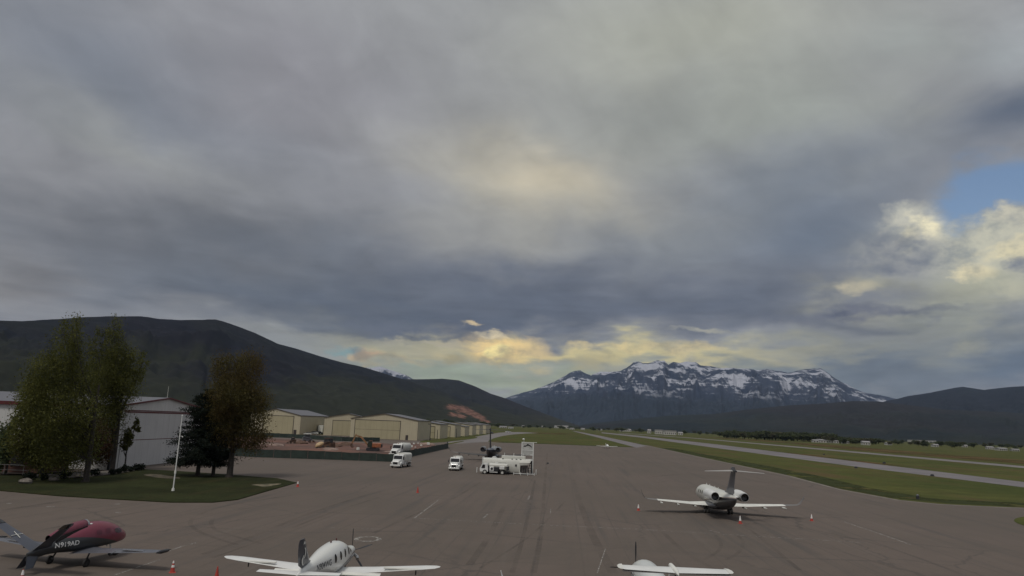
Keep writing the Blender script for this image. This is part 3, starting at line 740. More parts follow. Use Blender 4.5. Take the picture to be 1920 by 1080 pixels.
def propeller(hub, rad, nb, parent, mat_b, spin_mat, ph=0.0, wd=.22, feather=0.0):
    pr = MB(); hx, hy, hz_ = hub
    pr.loft([[(hx+dx_, hy+q.y*k, hz_+q.z*k) for q in _circ(1, (1, 0, 0), 14)] for dx_, k in ((-.30, .24), (-.1, .235), (.12, .18), (.28, .09), (.36, .01))])
    p_ = pr.build('spinner', spin_mat, parent)
    for i in range(nb):
        a = ph+2*math.pi*i/nb; d = Vector((0, math.sin(a), math.cos(a))); t = Vector((0, math.cos(a), -math.sin(a))); o = Vector(hub)
        rings = []
        for f_, w_, tw in ((.12, .35, .9), (.3, .8, .7), (.55, 1, .5), (.8, .85, .35), (.95, .5, .25), (1.0, .15, .2)):
            tw += feather; c_ = o+d*rad*f_; ax = t*math.cos(tw)+Vector((1, 0, 0))*math.sin(tw); nn = ax.cross(d)
            rings.append([c_+ax*wd*.5*w_*u+nn*.02*v for u, v in ((1, 0), (.4, 1), (-.4, 1), (-1, 0), (-.4, -1), (.4, -1))])
        MB().loft(rings).build('propeller_blade', mat_b, p_)
    return p_

# ------------------------------------------------------------------ twin-engined business jet
def business_jet(label, loc, rz, group, scale, body_mat, fin_mat, wing_mat, nac_mat, winglet_mat, fk=0.0, name='business_jet'):
    t = thing(name, label, 'aeroplane', loc, rz, group, scale)
    B = Body([(10.2, 1.55, .03, .03, .03), (10.0, 1.56, .28, .20, .20), (9.5, 1.62, .56, .40, .42), (8.6, 1.76, .86, .68, .66), (7.6, 1.90, 1.04, .95, .86), (6.5, 1.98, 1.14, 1.12, 1.02), (4, 2.0, 1.17, 1.15, 1.15), (-3, 2.0, 1.17, 1.15, 1.18),
              (-5.5, 2.05, 1.10, 1.12, 1.10), (-7.5, 2.22, .84, .92, .86), (-9.2, 2.45, .50, .62, .58), (-10.4, 2.62, .22, .34, .30), (-10.7, 2.66, .08, .14, .12)]).fine(3)
    f = B.mesh().build('fuselage', body_mat, t, 60)
    fair = Body([(3.2, 1.0, .2, .2, .12), (2.2, .98, 1.2, .45, .32), (0, .96, 1.42, .6, .40), (-2.4, .98, 1.38, .58, .38), (-4.6, 1.2, .7, .5, .3), (-6.0, 1.5, .2, .2, .1)]).fine(2); fair.mesh().build('belly_fairing', body_mat, f, 60)
    for sd in (-1, 1):
        for i in range(7): B.patch(5.0-i*1.12, 2.32, .2, .26, sd).build('window', M_black, f, 60)
        B.patch(7.75, 2.46, .46, .22, sd, .014, 14, 3, -.5).build('cockpit_window', M_black, f, 60)
        wg = surf([(2.3, sd*.9, 1.0, 4.2, .13), (-.1, sd*3.4, 1.16, 2.7, .12), (-1.95, sd*8.1, 1.54, 1.65, .10)]).build('wing', wing_mat, t, 40)
        surf([(-1.95, sd*8.102, 1.54, 1.64, .098), (-2.5, sd*9.4, 1.65, 1.15, .09)]).build('wing_tip', M_midgrey, wg, 40)
        surf([(-2.5, sd*9.402, 1.65, 1.14, .08), (-3.0, sd*9.8, 1.82, .8, .08), (-3.45, sd*10.15, 2.40, .5, .08), (-3.8, sd*10.3, 2.85, .28, .08)], up=(-sd*.85, .5)).build('winglet', winglet_mat, wg, 40)
        for yy in (3.2, 5.5, 7.7):
            zz = 1.12+(yy-3.4)*.08; xx = -1.6-(yy-2)*.34
            Body([(xx+.9, zz-.12, .02, .02, .02), (xx+.3, zz-.16, .12, .10, .13), (xx-.8, zz-.16, .12, .1, .12), (xx-1.6, zz-.1, .02, .02, .02)], 10).mesh().translate if False else None
            k = Body([(xx+.9, zz-.12, .02, .02, .02), (xx+.3, zz-.16, .12, .10, .13), (xx-.8, zz-.16, .12, .1, .12), (xx-1.6, zz-.1, .02, .02, .02)], 10).mesh()
            k.v = [(a, b_+sd*yy, c_) for a, b_, c_ in k.v]; k.build('flap_fairing', wing_mat, wg, 60)
        # engine nacelle and pylon
        e = MB(); ey, ez = sd*1.80, 2.72
        def er(x, r): return [(x, ey+q.y*r, ez+q.z*r) for q in _circ(1, (1, 0, 0), 20)]
        e.loft([er(-4.55, .50), er(-4.5, .56), er(-4.3, .61), er(-4.0, .64), (er(-5.2, .67)), er(-6.6, .62), er(-7.6, .56), er(-8.0, .51), er(-8.0, .47)][1:], cap=False)
        en = e.build('engine', nac_mat, t, 50)
        MB().loft([er(-4.36, .61), er(-4.12, .64), er(-4.0, .60), er(-4.05, .54), er(-4.6, .50)], cap=False).build('intake_lip', M_chrome, en, 50)
        MB().cyl((-4.6, ey, ez), (-4.65, ey, ez), .5, n=20).build('fan', M_dark, en)
        MB().loft([er(-8.0, .475), er(-7.3, .42), er(-7.25, .02)], cap=False).build('exhaust', M_black, en, 60)
        surf([(-4.9, sd*.85, 2.62, 2.6, .10), (-5.0, sd*1.5, 2.70, 2.4, .09)]).build('pylon', nac_mat, t, 40)
        # main gear
        gr = MB(); gr.cyl((-1.6, sd*1.5, 1.1), (-1.7, sd*1.5, .38), .10, n=10); gr.box(-2.0, -1.3, sd*1.72-.02, sd*1.72+.02, .5, 1.05)
        gq = gr.build('landing_gear', M_dark, t)
        for oy in (-.2, .2): wheel((-1.7, sd*1.5+oy, .36), 'wheel', .36, .24, gq)
        surf([(-8.9, sd*.02, 5.95+fk, 1.75, .10), (-10.0, sd*3.5, 5.82+fk, .75, .07)]).build('tailplane', M_pale if fin_mat is M_grey else fin_mat, t, 40)
    surf([(-4.6, 0, 3.0, 4.6, .05), (-6.2, 0, 3.35, 3.9, .10), (-7.3, 0, 4.2+fk*.3, 2.9, .12), (-8.7, 0, 5.7+fk, 2.2, .13), (-8.75, 0, 6.1+fk, 2.15, .12), (-9.2, 0, 6.4+fk, 1.5, .08)], up='y').build('fin', fin_mat, t, 40)
    Body([(-8.5, 5.98+fk, .02, .02, .02), (-8.9, 5.98+fk, .13, .14, .14), (-10.3, 5.96+fk, .17, .17, .17), (-11.15, 5.95+fk, .12, .12, .12)], 12).mesh().build('tail_bullet', M_dark, t, 60)
    gr = MB(); gr.cyl((6.6, 0, 1.1), (6.75, 0, .3), .08); gq = gr.build('landing_gear', M_dark, t)
    for oy in (-.14, .14): wheel((6.78, oy, .26), 'wheel', .26, .16, gq)
    for xx in (5.4, 3.4, 0.4, -1.6): MB().prism([(xx, 3.12), (xx-.3, 3.12), (xx-.32, 3.38), (xx-.2, 3.38)], -.02, .02).build('antenna', M_white, f)
    return t, B

M_jetA = two_tone('white_over_grey_scheme', (.66, .66, .60), (.060, .060, .064), (1.60, -.155, -.004), .35, extra=[(.05, .035, (.16, .05, .03))])
p = g(1345, 962.5)
J, JB = business_jet('white business jet with a dark grey fin, parked alone on the right between cones', (p.x+.1, p.y+1.2, 0), azrot(3.5), 'business jets', 1.0,
                 M_jetA, M_grey, M_white2, M_white, M_midgrey)
M_logo = pmat('dark_lettering', (.05, .05, .05), .5)
text_mesh('N350', .55, lambda u, v: Vector((6.0-u*.01-(.0)+(-1)*(u-1.7), JB.half(6.0-(u-1.7), 2.72+v*.8)+.02, 2.72+v*.8)), 'registration', M_logo, [c for c in KIDS(J) if c.name.startswith('fuselage')][0])
M_jetB = two_tone('grey_over_dark_scheme', (.16, .165, .19), (.030, .031, .036), (2.75, 0.0), .4)
p = g(921, 862)
business_jet('dark grey jet seen from directly behind, beyond the white fuel tank', (p.x+.4, p.y-1, 0), azrot(3.5), 'business jets', 1.2, M_jetB, M_dark, M_dark, M_grey, M_dark, 1.35)

# ------------------------------------------------------------------ single-engined turboprop with navy fin
def low_wing_turboprop():
    p = g(640, 1072)
    t = thing('turboprop_plane', 'white single propeller plane with a navy blue fin and four oval cabin windows', 'aeroplane', (-10.6, 46.4, 0), azrot(3.0), 'propeller planes', 1.03)
    B = Body([(4.45, 1.55, .27, .27, .27), (4.3, 1.55, .32, .32, .34), (3.6, 1.53, .44, .42, .50), (2.8, 1.56, .55, .50, .62), (2.2, 1.62, .63, .62, .70), (1.5, 1.72, .70, .82, .78), (.6, 1.80, .74, .94, .84), (-.6, 1.82, .74, .95, .84), (-2.0, 1.86, .64, .82, .76), (-3.4, 1.93, .44, .58, .54),
              (-4.8, 1.98, .26, .34, .32), (-5.9, 2.0, .12, .18, .16), (-6.2, 2.0, .04, .06, .05)]).fine(3)
    mt, G, bs, co = nodes_of('white_with_swoosh'); q = G.sep(co)
    z0 = G.m('ADD', G.m('ADD', G.m('MULTIPLY', q[0], .20), 1.32), G.m('MULTIPLY', G.m('MULTIPLY', q[0], q[0]), -.035))
    dd = G.m('SUBTRACT', q[2], z0); cc_ = (.70, .71, .68)
    c_ = G.mix(G.ss(G.m('ABSOLUTE', dd), .055, .035), (.70, .71, .68), (.05, .055, .07))
    c_ = G.mix(G.ss(G.m('ABSOLUTE', G.m('ADD', dd, .17)), .05, .03), c_, (.16, .17, .18))
    c_ = G.mix(G.ss(q[0], -1.0, -2.4), c_, G.mix(G.ss(dd, -.12, -.16), c_, (.05, .055, .07)))
    G.put(bs.inputs['Base Color'], c_); bs.inputs['Roughness'].default_value = .3; bs.inputs['Coat Weight'].default_value = .3
    f = B.mesh().build('fuselage', mt, t, 60)
    for sd in (-1, 1):
        for i in range(4): B.patch(1.30-i*.92, 2.08-.0*i, .17, .25, sd, .012, 14, 2).build('window', M_black, f, 60)
        B.patch(2.15, 2.02, .32, .17, sd, .012, 14, 3, -.9).build('windscreen', M_black, f, 60)
        wg = surf([(1.15, sd*.4, 1.05, 1.95, .15), (.95, sd*2.6, 1.22, 1.55, .14), (.72, sd*5.7, 1.50, 1.12, .12), (.55, sd*6.35, 1.56, .85, .11), (.25, sd*6.62, 1.60, .3, .1)]).build('wing', M_white, t, 40)
        MB().prism([(-.36, 1.42), (-.10, 1.42), (-.12, 1.50), (-.36, 1.49)], sd*3.3, sd*5.6).build('aileron', M_white2, wg)
        MB().prism([(-.92, 1.06), (-.55, 1.08), (-.58, 1.20), (-.92, 1.10)], sd*.75, sd*3.2).build('flap', M_white2, wg)
        surf([(-5.2, sd*.05, 2.05, .95, .1), (-5.5, sd*2.2, 2.12, .62, .1)]).build('tailplane', M_white, t, 40)
        gr = MB(); gr.cyl((0.1, sd*1.75, 1.1), (0.0, sd*1.75, .3), .06); gq = gr.build('landing_gear', M_dark, t); wheel((0, sd*1.75+.1*sd, .26), 'wheel', .26, .16, gq)
        ro = MB(); ro.cyl((.2, sd*5.15, 1.4), (.18, sd*5.15, 1.05), .04, n=8); ro.build('wing_probe', M_dark, wg)
    fin = surf([(-3.5, 0, 2.25, 2.0, .05), (-4.35, 0, 2.5, 1.75, .10), (-4.9, 0, 3.15, 1.40, .11), (-5.25, 0, 3.62, 1.08, .11), (-5.45, 0, 3.78, .75, .08)], up='y').build('fin', M_navy, t, 40)
    # pale curl marks on the fin
    for sd in (-1, 1):
        mk = MB()
        for cx_, cz_, a0, a1, rr in ((-5.62, 3.42, 20, 150, .15), (-5.55, 3.04, -80, 80, .23), (-5.5, 2.68, 90, 270, .21)):
            pts = [(cx_+rr*math.cos(R(a)), cz_+rr*1.15*math.sin(R(a))) for a in np.linspace(a0, a1, 9)]; L = []; Q = []
            for i, (a_, c__) in enumerate(pts):
                w_ = .055*math.sin(math.pi*(i+.4)/9)+.012; an_ = math.atan2(c__-cz_, a_-cx_)
                L.append((a_+w_*math.cos(an_), sd*.082, c__+w_*math.sin(an_))); Q.append((a_-w_*math.cos(an_), sd*.082, c__-w_*math.sin(an_)))
            k = len(L); mk.add(L+Q, [(i, i+1, k+i+1, k+i) for i in range(k-1)])
        mk.build('fin_emblem', M_white2, fin)
    propeller((4.75, 0, 1.45), 1.42, 5, t, M_dark, M_dark, ph=.02, wd=.19, feather=.65)
    for sd in (-1, 1):
        MB().tube([(4.0, sd*.38, 1.35), (3.8, sd*.62, 1.25), (3.45, sd*.72, 1.18)], [.10, .11, .10], 10).build('exhaust_pipe', M_chrome, t)
        text_mesh('N904WG', .47, (lambda s_: (lambda u, v: Vector(((-4.0+u if s_ < 0 else -1.85-u), s_*(B.half((-4.0+u if s_ < 0 else -1.85-u), 1.84+v)+.014), 1.84+v))))(sd), 'registration', M_navy, f)
    gr = MB(); gr.cyl((3.2, 0, 1.1), (3.3, 0, .3), .05); gq = gr.build('landing_gear', M_dark, t); wheel((3.3, 0, .24), 'wheel', .24, .14, gq)
    a = MB(); a.prism([(.9, 2.70), (.7, 2.70), (.66, 2.86), (.76, 2.86)], -.015, .015); a.prism([(-.2, 2.74), (-.5, 2.74), (-.5, 2.88), (-.38, 2.88)], -.015, .015); a.build('antenna', M_red, t)
low_wing_turboprop()

# ------------------------------------------------------------------ small jet with a V tail, maroon over dark grey
def v_tail_jet():
    t = thing('small_jet', 'small V-tailed jet painted maroon over charcoal with its registration in white letters', 'aeroplane', (-29.15, 50.9, 0), azrot(11.0), 'business jets')
    B = Body([(4.5, 1.28, .10, .10, .10), (4.42, 1.28, .28, .26, .24), (4.05, 1.32, .50, .46, .38), (3.4, 1.38, .70, .78, .50), (2.5, 1.46, .82, 1.04, .60), (1.4, 1.50, .86, 1.14, .66), (.4, 1.50, .84, 1.08, .66), (-.6, 1.50, .74, .86, .60), (-1.6, 1.50, .56, .58, .50), (-2.6, 1.46, .34, .36, .44), (-3.5, 1.34, .18, .22, .42), (-4.0, 1.25, .06, .10, .36)], ex=2.15).fine(3)
    mt = two_tone('maroon_over_charcoal', (.17, .022, .046), (.030, .033, .036), (1.80, -.14, -.030), .38)
    f = B.mesh().build('fuselage', mt, t, 60)
    for sd in (-1, 1):
        B.patch(3.05, 1.86, .42, .17, sd, .012, 16, 2.6, -.8).build('windscreen', pmat('tinted_red_glass', (.05, .018, .024), .15, 0, .1, 1), f, 60)
        for i in range(2): B.patch(1.9-i*.85, 1.98, .26, .17, sd, .010, 14, 3).build('window', pmat('covered_window', (.12, .02, .04), .4, 0, .1, 1), f, 60)
        wg = surf([(1.5, sd*.4, .88, 2.5, .16), (1.0, sd*1.4, .94, 1.85, .13), (.65, sd*6.1, 1.22, 1.05, .12), (.3, sd*6.5, 1.25, .6, .1)]).build('wing', M_grey, t, 40)
        Body([(.85, 1.25, .02, .02, .02), (.6, 1.25, .1, .09, .09), (-.1, 1.25, .1, .09, .09), (-.45, 1.25, .02, .02, .02)], 10).mesh()
        k = MB(); k.tube([(.95, sd*6.55, 1.25), (.5, sd*6.58, 1.25), (-.1, sd*6.58, 1.25), (-.5, sd*6.55, 1.25)], [.03, .12, .12, .03], 10); k.build('tip_fairing', M_black, wg, 60)
        k = MB(); k.tube([(.1, sd*3.4, 1.02), (-.4, sd*3.4, .98), (-.8, sd*3.4, .99)], [.04, .13, .04], 10); k.build('flap_fairing', M_black, wg, 60)
        k = MB(); k.prism([(-.25, 1.20), (.05, 1.20), (.02, 1.235), (-.25, 1.235)], sd*3.7, sd*5.3); k.build('aileron', M_chrome, wg)
        # V tail leaf, canted outwards
        cy_, cz_ = math.sin(R(56)), math.cos(R(56))
        leaf = surf([(-2.3, sd*.12, 1.45, 1.45, .07), (-2.75, sd*.12+sd*cy_*.6, 1.45+cz_*.6, 1.12, .08), (-3.6, sd*(.12+cy_*3.0), 1.45+cz_*3.0, .78, .08)], up=(-sd*cz_, cy_)).build('tail_leaf', pmat('blue_grey_paint', (.055, .062, .085), .4, 0, .08, 1, coat=.3), t, 40)
        surf([(-3.5, sd*(.12+cy_*2.75), 1.45+cz_*2.75, 1.0, .12), (-3.57, sd*(.12+cy_*3.05), 1.45+cz_*3.05, .96, .10), (-3.75, sd*(.12+cy_*3.3), 1.45+cz_*3.3, .80, .08)], up=(-sd*cz_, cy_)).build('leaf_tip', M_black, leaf, 40)
        cr = MB(); ox = Vector((-3.6, sd*(.12+cy_*1.5), 1.45+cz_*1.5)); nrm = Vector((0, -sd*cz_, cy_))
        for s2 in (-1, 1):
            for d_ in (Vector((.42, 0, 0)), Vector((0, sd*cy_, cz_))*.32): cr.tube([ox-d_+nrm*.06*s2, ox+d_+nrm*.06*s2], .02, 6)
        if sd > 0: cr.build('tail_cross_mark', M_white2, leaf)
        surf([(-3.1, sd*.08, 1.15, .95, .1), (-3.7, sd*.34, .45, .6, .08)], up=(sd*.95, .3)).build('ventral_fin', M_navy, t, 40)
        gr = MB(); gr.tube([(-.1, sd*1.25, .95), (-.35, sd*1.3, .55), (-.5, sd*1.3, .3)], .055, 8); gq = gr.build('landing_gear', M_dark, t); wheel((-.55, sd*1.42, .28), 'wheel', .28, .17, gq, M_dark)
        text_mesh('N919AD', .46, (lambda s_: (lambda u, v: Vector((-1.35+s_*(u-.95), -s_*(B.half(-1.35+s_*(u-.95), 1.42+v*.9)+.014), 1.42+v*.9+.0*u))))(-sd if False else (1 if sd < 0 else -1)), 'registration', M_white, f, bold=.02)
    # dorsal engine with a dark channel
    e = MB()
    def er(x, r, z, k=1.0): return [(x, q.y*r*k, z+q.z*r) for q in _circ(1, (1, 0, 0), 18)]
    e.loft([er(.55, .30, 2.52), er(.45, .36, 2.50), (er(-.2, .40, 2.42)), er(-1.3, .38, 2.24), er(-2.2, .27, 2.06), er(-2.5, .22, 2.0)], cap=False)
    en = e.build('engine', M_maroon, t, 50)
    MB().loft([er(.55, .30, 2.52), er(.60, .34, 2.52), er(.52, .38, 2.51), er(.42, .37, 2.50)], cap=False).build('intake_lip', M_chrome, en, 50)
    MB().cyl((.2, 0, 2.48), (.15, 0, 2.48), .33, n=18).build('fan', M_black, en)
    MB().loft([er(-2.5, .215, 2.0), er(-2.2, .2, 2.02), er(-2.15, .02, 2.02)], cap=False).build('exhaust', M_black, en)
    for sd in (-1, 1): MB().loft([[(x, sd*(.36-.02*i), z), (x, sd*(.44-.02*i), z-.02), (x, sd*(.46-.02*i), z-.28), (x, sd*(.38-.02*i), z-.28)] for i, (x, z) in enumerate(((.3, 2.5), (-.6, 2.38), (-1.5, 2.2), (-2.2, 2.02)))]).build('engine_strake', M_black, en)
    k = MB(); k.ball((.75, -.30, 2.55), .12, .07, .06); k.ball((1.0, .25, 2.56), .12, .05, .05); k.build('strobe_light', M_white, t)
    k = MB(); k.ball((2.6, -.72, 1.74), .13, .05, .05); k.tube([(3.75, -.30, 1.62), (3.95, -.36, 1.55), (4.02, -.20, 1.58)], .035); k.build('pitot_cover', M_white, t)
    gr = MB(); gr.cyl((3.2, 0, 1.0), (3.4, 0, .3), .055); gr.tube([(3.1, .1, 1.0), (3.1, .14, .7)], .05); gq = gr.build('landing_gear', M_white2, t); wheel((3.42, 0, .23), 'wheel', .23, .14, gq, M_dark)
v_tail_jet()

# ------------------------------------------------------------------ T-tailed turboprop, mostly below the frame
def t_tail_turboprop():
    t = thing('turboprop_plane', 'white T-tailed propeller plane at the bottom edge, seen from behind over its tailplane', 'aeroplane', (8.25, 41.6, 0), azrot(2.2), 'propeller planes')
    B = Body([(4.9, 1.9, .30, .28, .28), (4.6, 1.93, .38, .36, .42), (3.6, 2.05, .52, .50, .62), (2.6, 2.15, .66, .66, .74), (1.6, 2.15, .76, .90, .84), (.4, 2.15, .80, .98, .88), (-2.2, 2.15, .80, .96, .84), (-4.0, 2.2, .66, .80, .70), (-5.8, 2.3, .42, .52, .44), (-7.2, 2.48, .20, .30, .22), (-7.7, 2.55, .06, .1, .06)]).fine(3)
    f = B.mesh().build('fuselage', two_tone('white_with_grey_stripes', (.62, .64, .62), (.55, .57, .56), (1.85, .02), .35, extra=[(.45, .05, (.16, .17, .18)), (.62, .025, (.22, .23, .24)), (.3, .02, (.1, .1, .11))]), t, 60)
    for sd in (-1, 1):
        for i in range(5): B.patch(1.5-i*.95, 2.25, .15, .2, sd).build('window', M_black, f, 60)
        B.patch(2.45, 2.15, .36, .18, sd, .012, 14, 3, -.9).build('windscreen', M_black, f, 60)
        wg = surf([(.9, sd*.5, 1.08, 2.3, .15), (.75, sd*4, 1.42, 1.7, .14), (.45, sd*7.7, 1.80, 1.1, .12), (.3, sd*7.9, 1.84, 1.0, .11)]).build('wing', M_white, t, 40)
        surf([(.3, sd*7.9, 1.84, 1.0, .1), (-.1, sd*8.15, 2.1, .8, .1), (-.5, sd*8.25, 2.5, .4, .1)], up=(-sd*.9, .4)).build('winglet', M_white, wg, 40)
        tp = surf([(-6.75, sd*.05, 4.18, 1.28, .12), (-6.95, sd*2.3, 4.22, .98, .11), (-7.05, sd*2.55, 4.23, .75, .10)]).build('tailplane', M_white, t, 40)
        MB().prism([(-7.93, 4.12), (-7.72, 4.115), (-7.72, 4.2), (-7.93, 4.165)], sd*.14, sd*2.42).build('elevator', M_chrome, tp)
        surf([(-6.85, sd*2.38, 4.23, 1.06, .16), (-6.98, sd*2.52, 4.24, .92, .15), (-7.2, sd*2.62, 4.25, .5, .1)]).build('tip_cap', M_white2, tp, 40)
        gr = MB(); gr.cyl((-.2, sd*2.2, 1.2), (-.3, sd*2.2, .35), .07); gq = gr.build('landing_gear', M_dark, t); wheel((-.3, sd*2.3, .32), 'wheel', .32, .2, gq)
    surf([(-4.4, 0, 2.72, 3.2, .04), (-5.4, 0, 2.95, 2.4, .09), (-6.4, 0, 4.1, 1.7, .1)], up='y').build('fin', M_white, t, 40)
    Body([(-6.2, 4.2, .02, .02, .02), (-6.5, 4.22, .11, .12, .12), (-7.7, 4.2, .13, .13, .13), (-8.35, 4.15, .03, .03, .03)], 12).mesh().build('tail_bullet', M_white2, t, 60)
    k = MB(); k.box(-7.9, -7.45, -.04, .04, 3.82, 4.06, .02); k.build('trim_fairing', M_dark, t)
    propeller((5.15, 0, 1.9), 1.6, 4, t, M_dark, M_chrome, ph=.0, wd=.2, feather=.75)
    gr = MB(); gr.cyl((3.4, 0, 1.2), (3.5, 0, .3), .06); gq = gr.build('landing_gear', M_dark, t); wheel((3.5, 0, .26), 'wheel', .26, .16, gq)
t_tail_turboprop()

# ------------------------------------------------------------------ far light aircraft
def light_plane():
    p = g(1138, 841)
    t = thing('light_aircraft', 'tiny white light aircraft on the far edge of the apron beside the grass', 'aeroplane', p, azrot(178), 'propeller planes')
    B = Body([(3.2, 1.2, .2, .2, .2), (2.6, 1.2, .5, .4, .45), (1.2, 1.35, .6, .75, .55), (-.4, 1.35, .55, .75, .5), (-2.2, 1.3, .3, .4, .35), (-4.4, 1.35, .06, .1, .1)]).fine(2)
    f = B.mesh().build('fuselage', M_white, t, 60)
    for sd in (-1, 1):
        B.patch(.9, 1.75, .5, .2, sd).build('window', M_black, f, 60)
        surf([(.9, sd*.4, 1.0, 1.6, .13), (.6, sd*5.4, 1.3, 1.1, .12)]).build('wing', M_white, t, 40)
        surf([(-3.6, sd*.05, 1.4, .9), (-3.8, sd*1.8, 1.4, .6)]).build('tailplane', M_white, t, 40)
        gr = MB(); gr.cyl((-.2, sd*1.4, 1.0), (-.2, sd*1.5, .25), .05); gq = gr.build('landing_gear', M_dark, t); wheel((-.2, sd*1.5, .25), 'wheel', .25, .15, gq)
    surf([(-3.2, 0, 1.5, 1.1), (-3.9, 0, 2.7, .6)], up='y').build('fin', M_white, t, 40)
    propeller((3.35, 0, 1.2), .95, 2, t, M_dark, M_white, ph=1.3, wd=.15)
light_plane()
# ================================================================== BUILDINGS
def panel_mat(name, c, dirx=True, sp=.9, amt=.10, rough=.5):
    """ribbed metal sheet"""
    m, G, bs, co = nodes_of(name); p = G.sep(co)
    h = G.m('ADD', p[0], p[1])
    fr = G.m('ABSOLUTE', G.m('SUBTRACT', G.m('FRACT', G.m('DIVIDE', h, sp)), .5))
    n1 = G.noise(co, .25, 6, .6); n2 = G.noise(G.xyz(G.m('MULTIPLY', p[0], 1.5), G.m('MULTIPLY', p[1], 1.5), G.m('MULTIPLY', p[2], .12)), 1, 5, .6)
    c_ = G.mix(G.m('MULTIPLY', G.ss(fr, .06, .0), amt*3), c, tuple(v*.55 for v in c))
    c_ = G.mix(.3, c_, G.xyz(*[G.m('ADD', G.m('MULTIPLY', n1, .9), .55)]*3), 'MULTIPLY')
    c_ = G.mix(.25, c_, G.xyz(*[G.m('ADD', G.m('MULTIPLY', n2, .9), .55)]*3), 'MULTIPLY')
    G.put(bs.inputs['Base Color'], c_); bs.inputs['Roughness'].default_value = rough; bs.inputs['Specular IOR Level'].default_value = .3
    return m
M_tan = panel_mat('cream_metal_siding', (.48, .43, .31), sp=1.2)
M_tand = panel_mat('cream_door_panels', (.41, .365, .24), sp=3.0)
M_roofg = panel_mat('grey_metal_roof', (.13, .13, .145), sp=1.0)
M_wsid = panel_mat('white_metal_siding', (.56, .56, .55), sp=1.1)
M_wdoor = panel_mat('white_door_panels', (.50, .50, .50), sp=2.4)
M_trim = pmat('dark_brown_trim', (.055, .045, .04), .6)

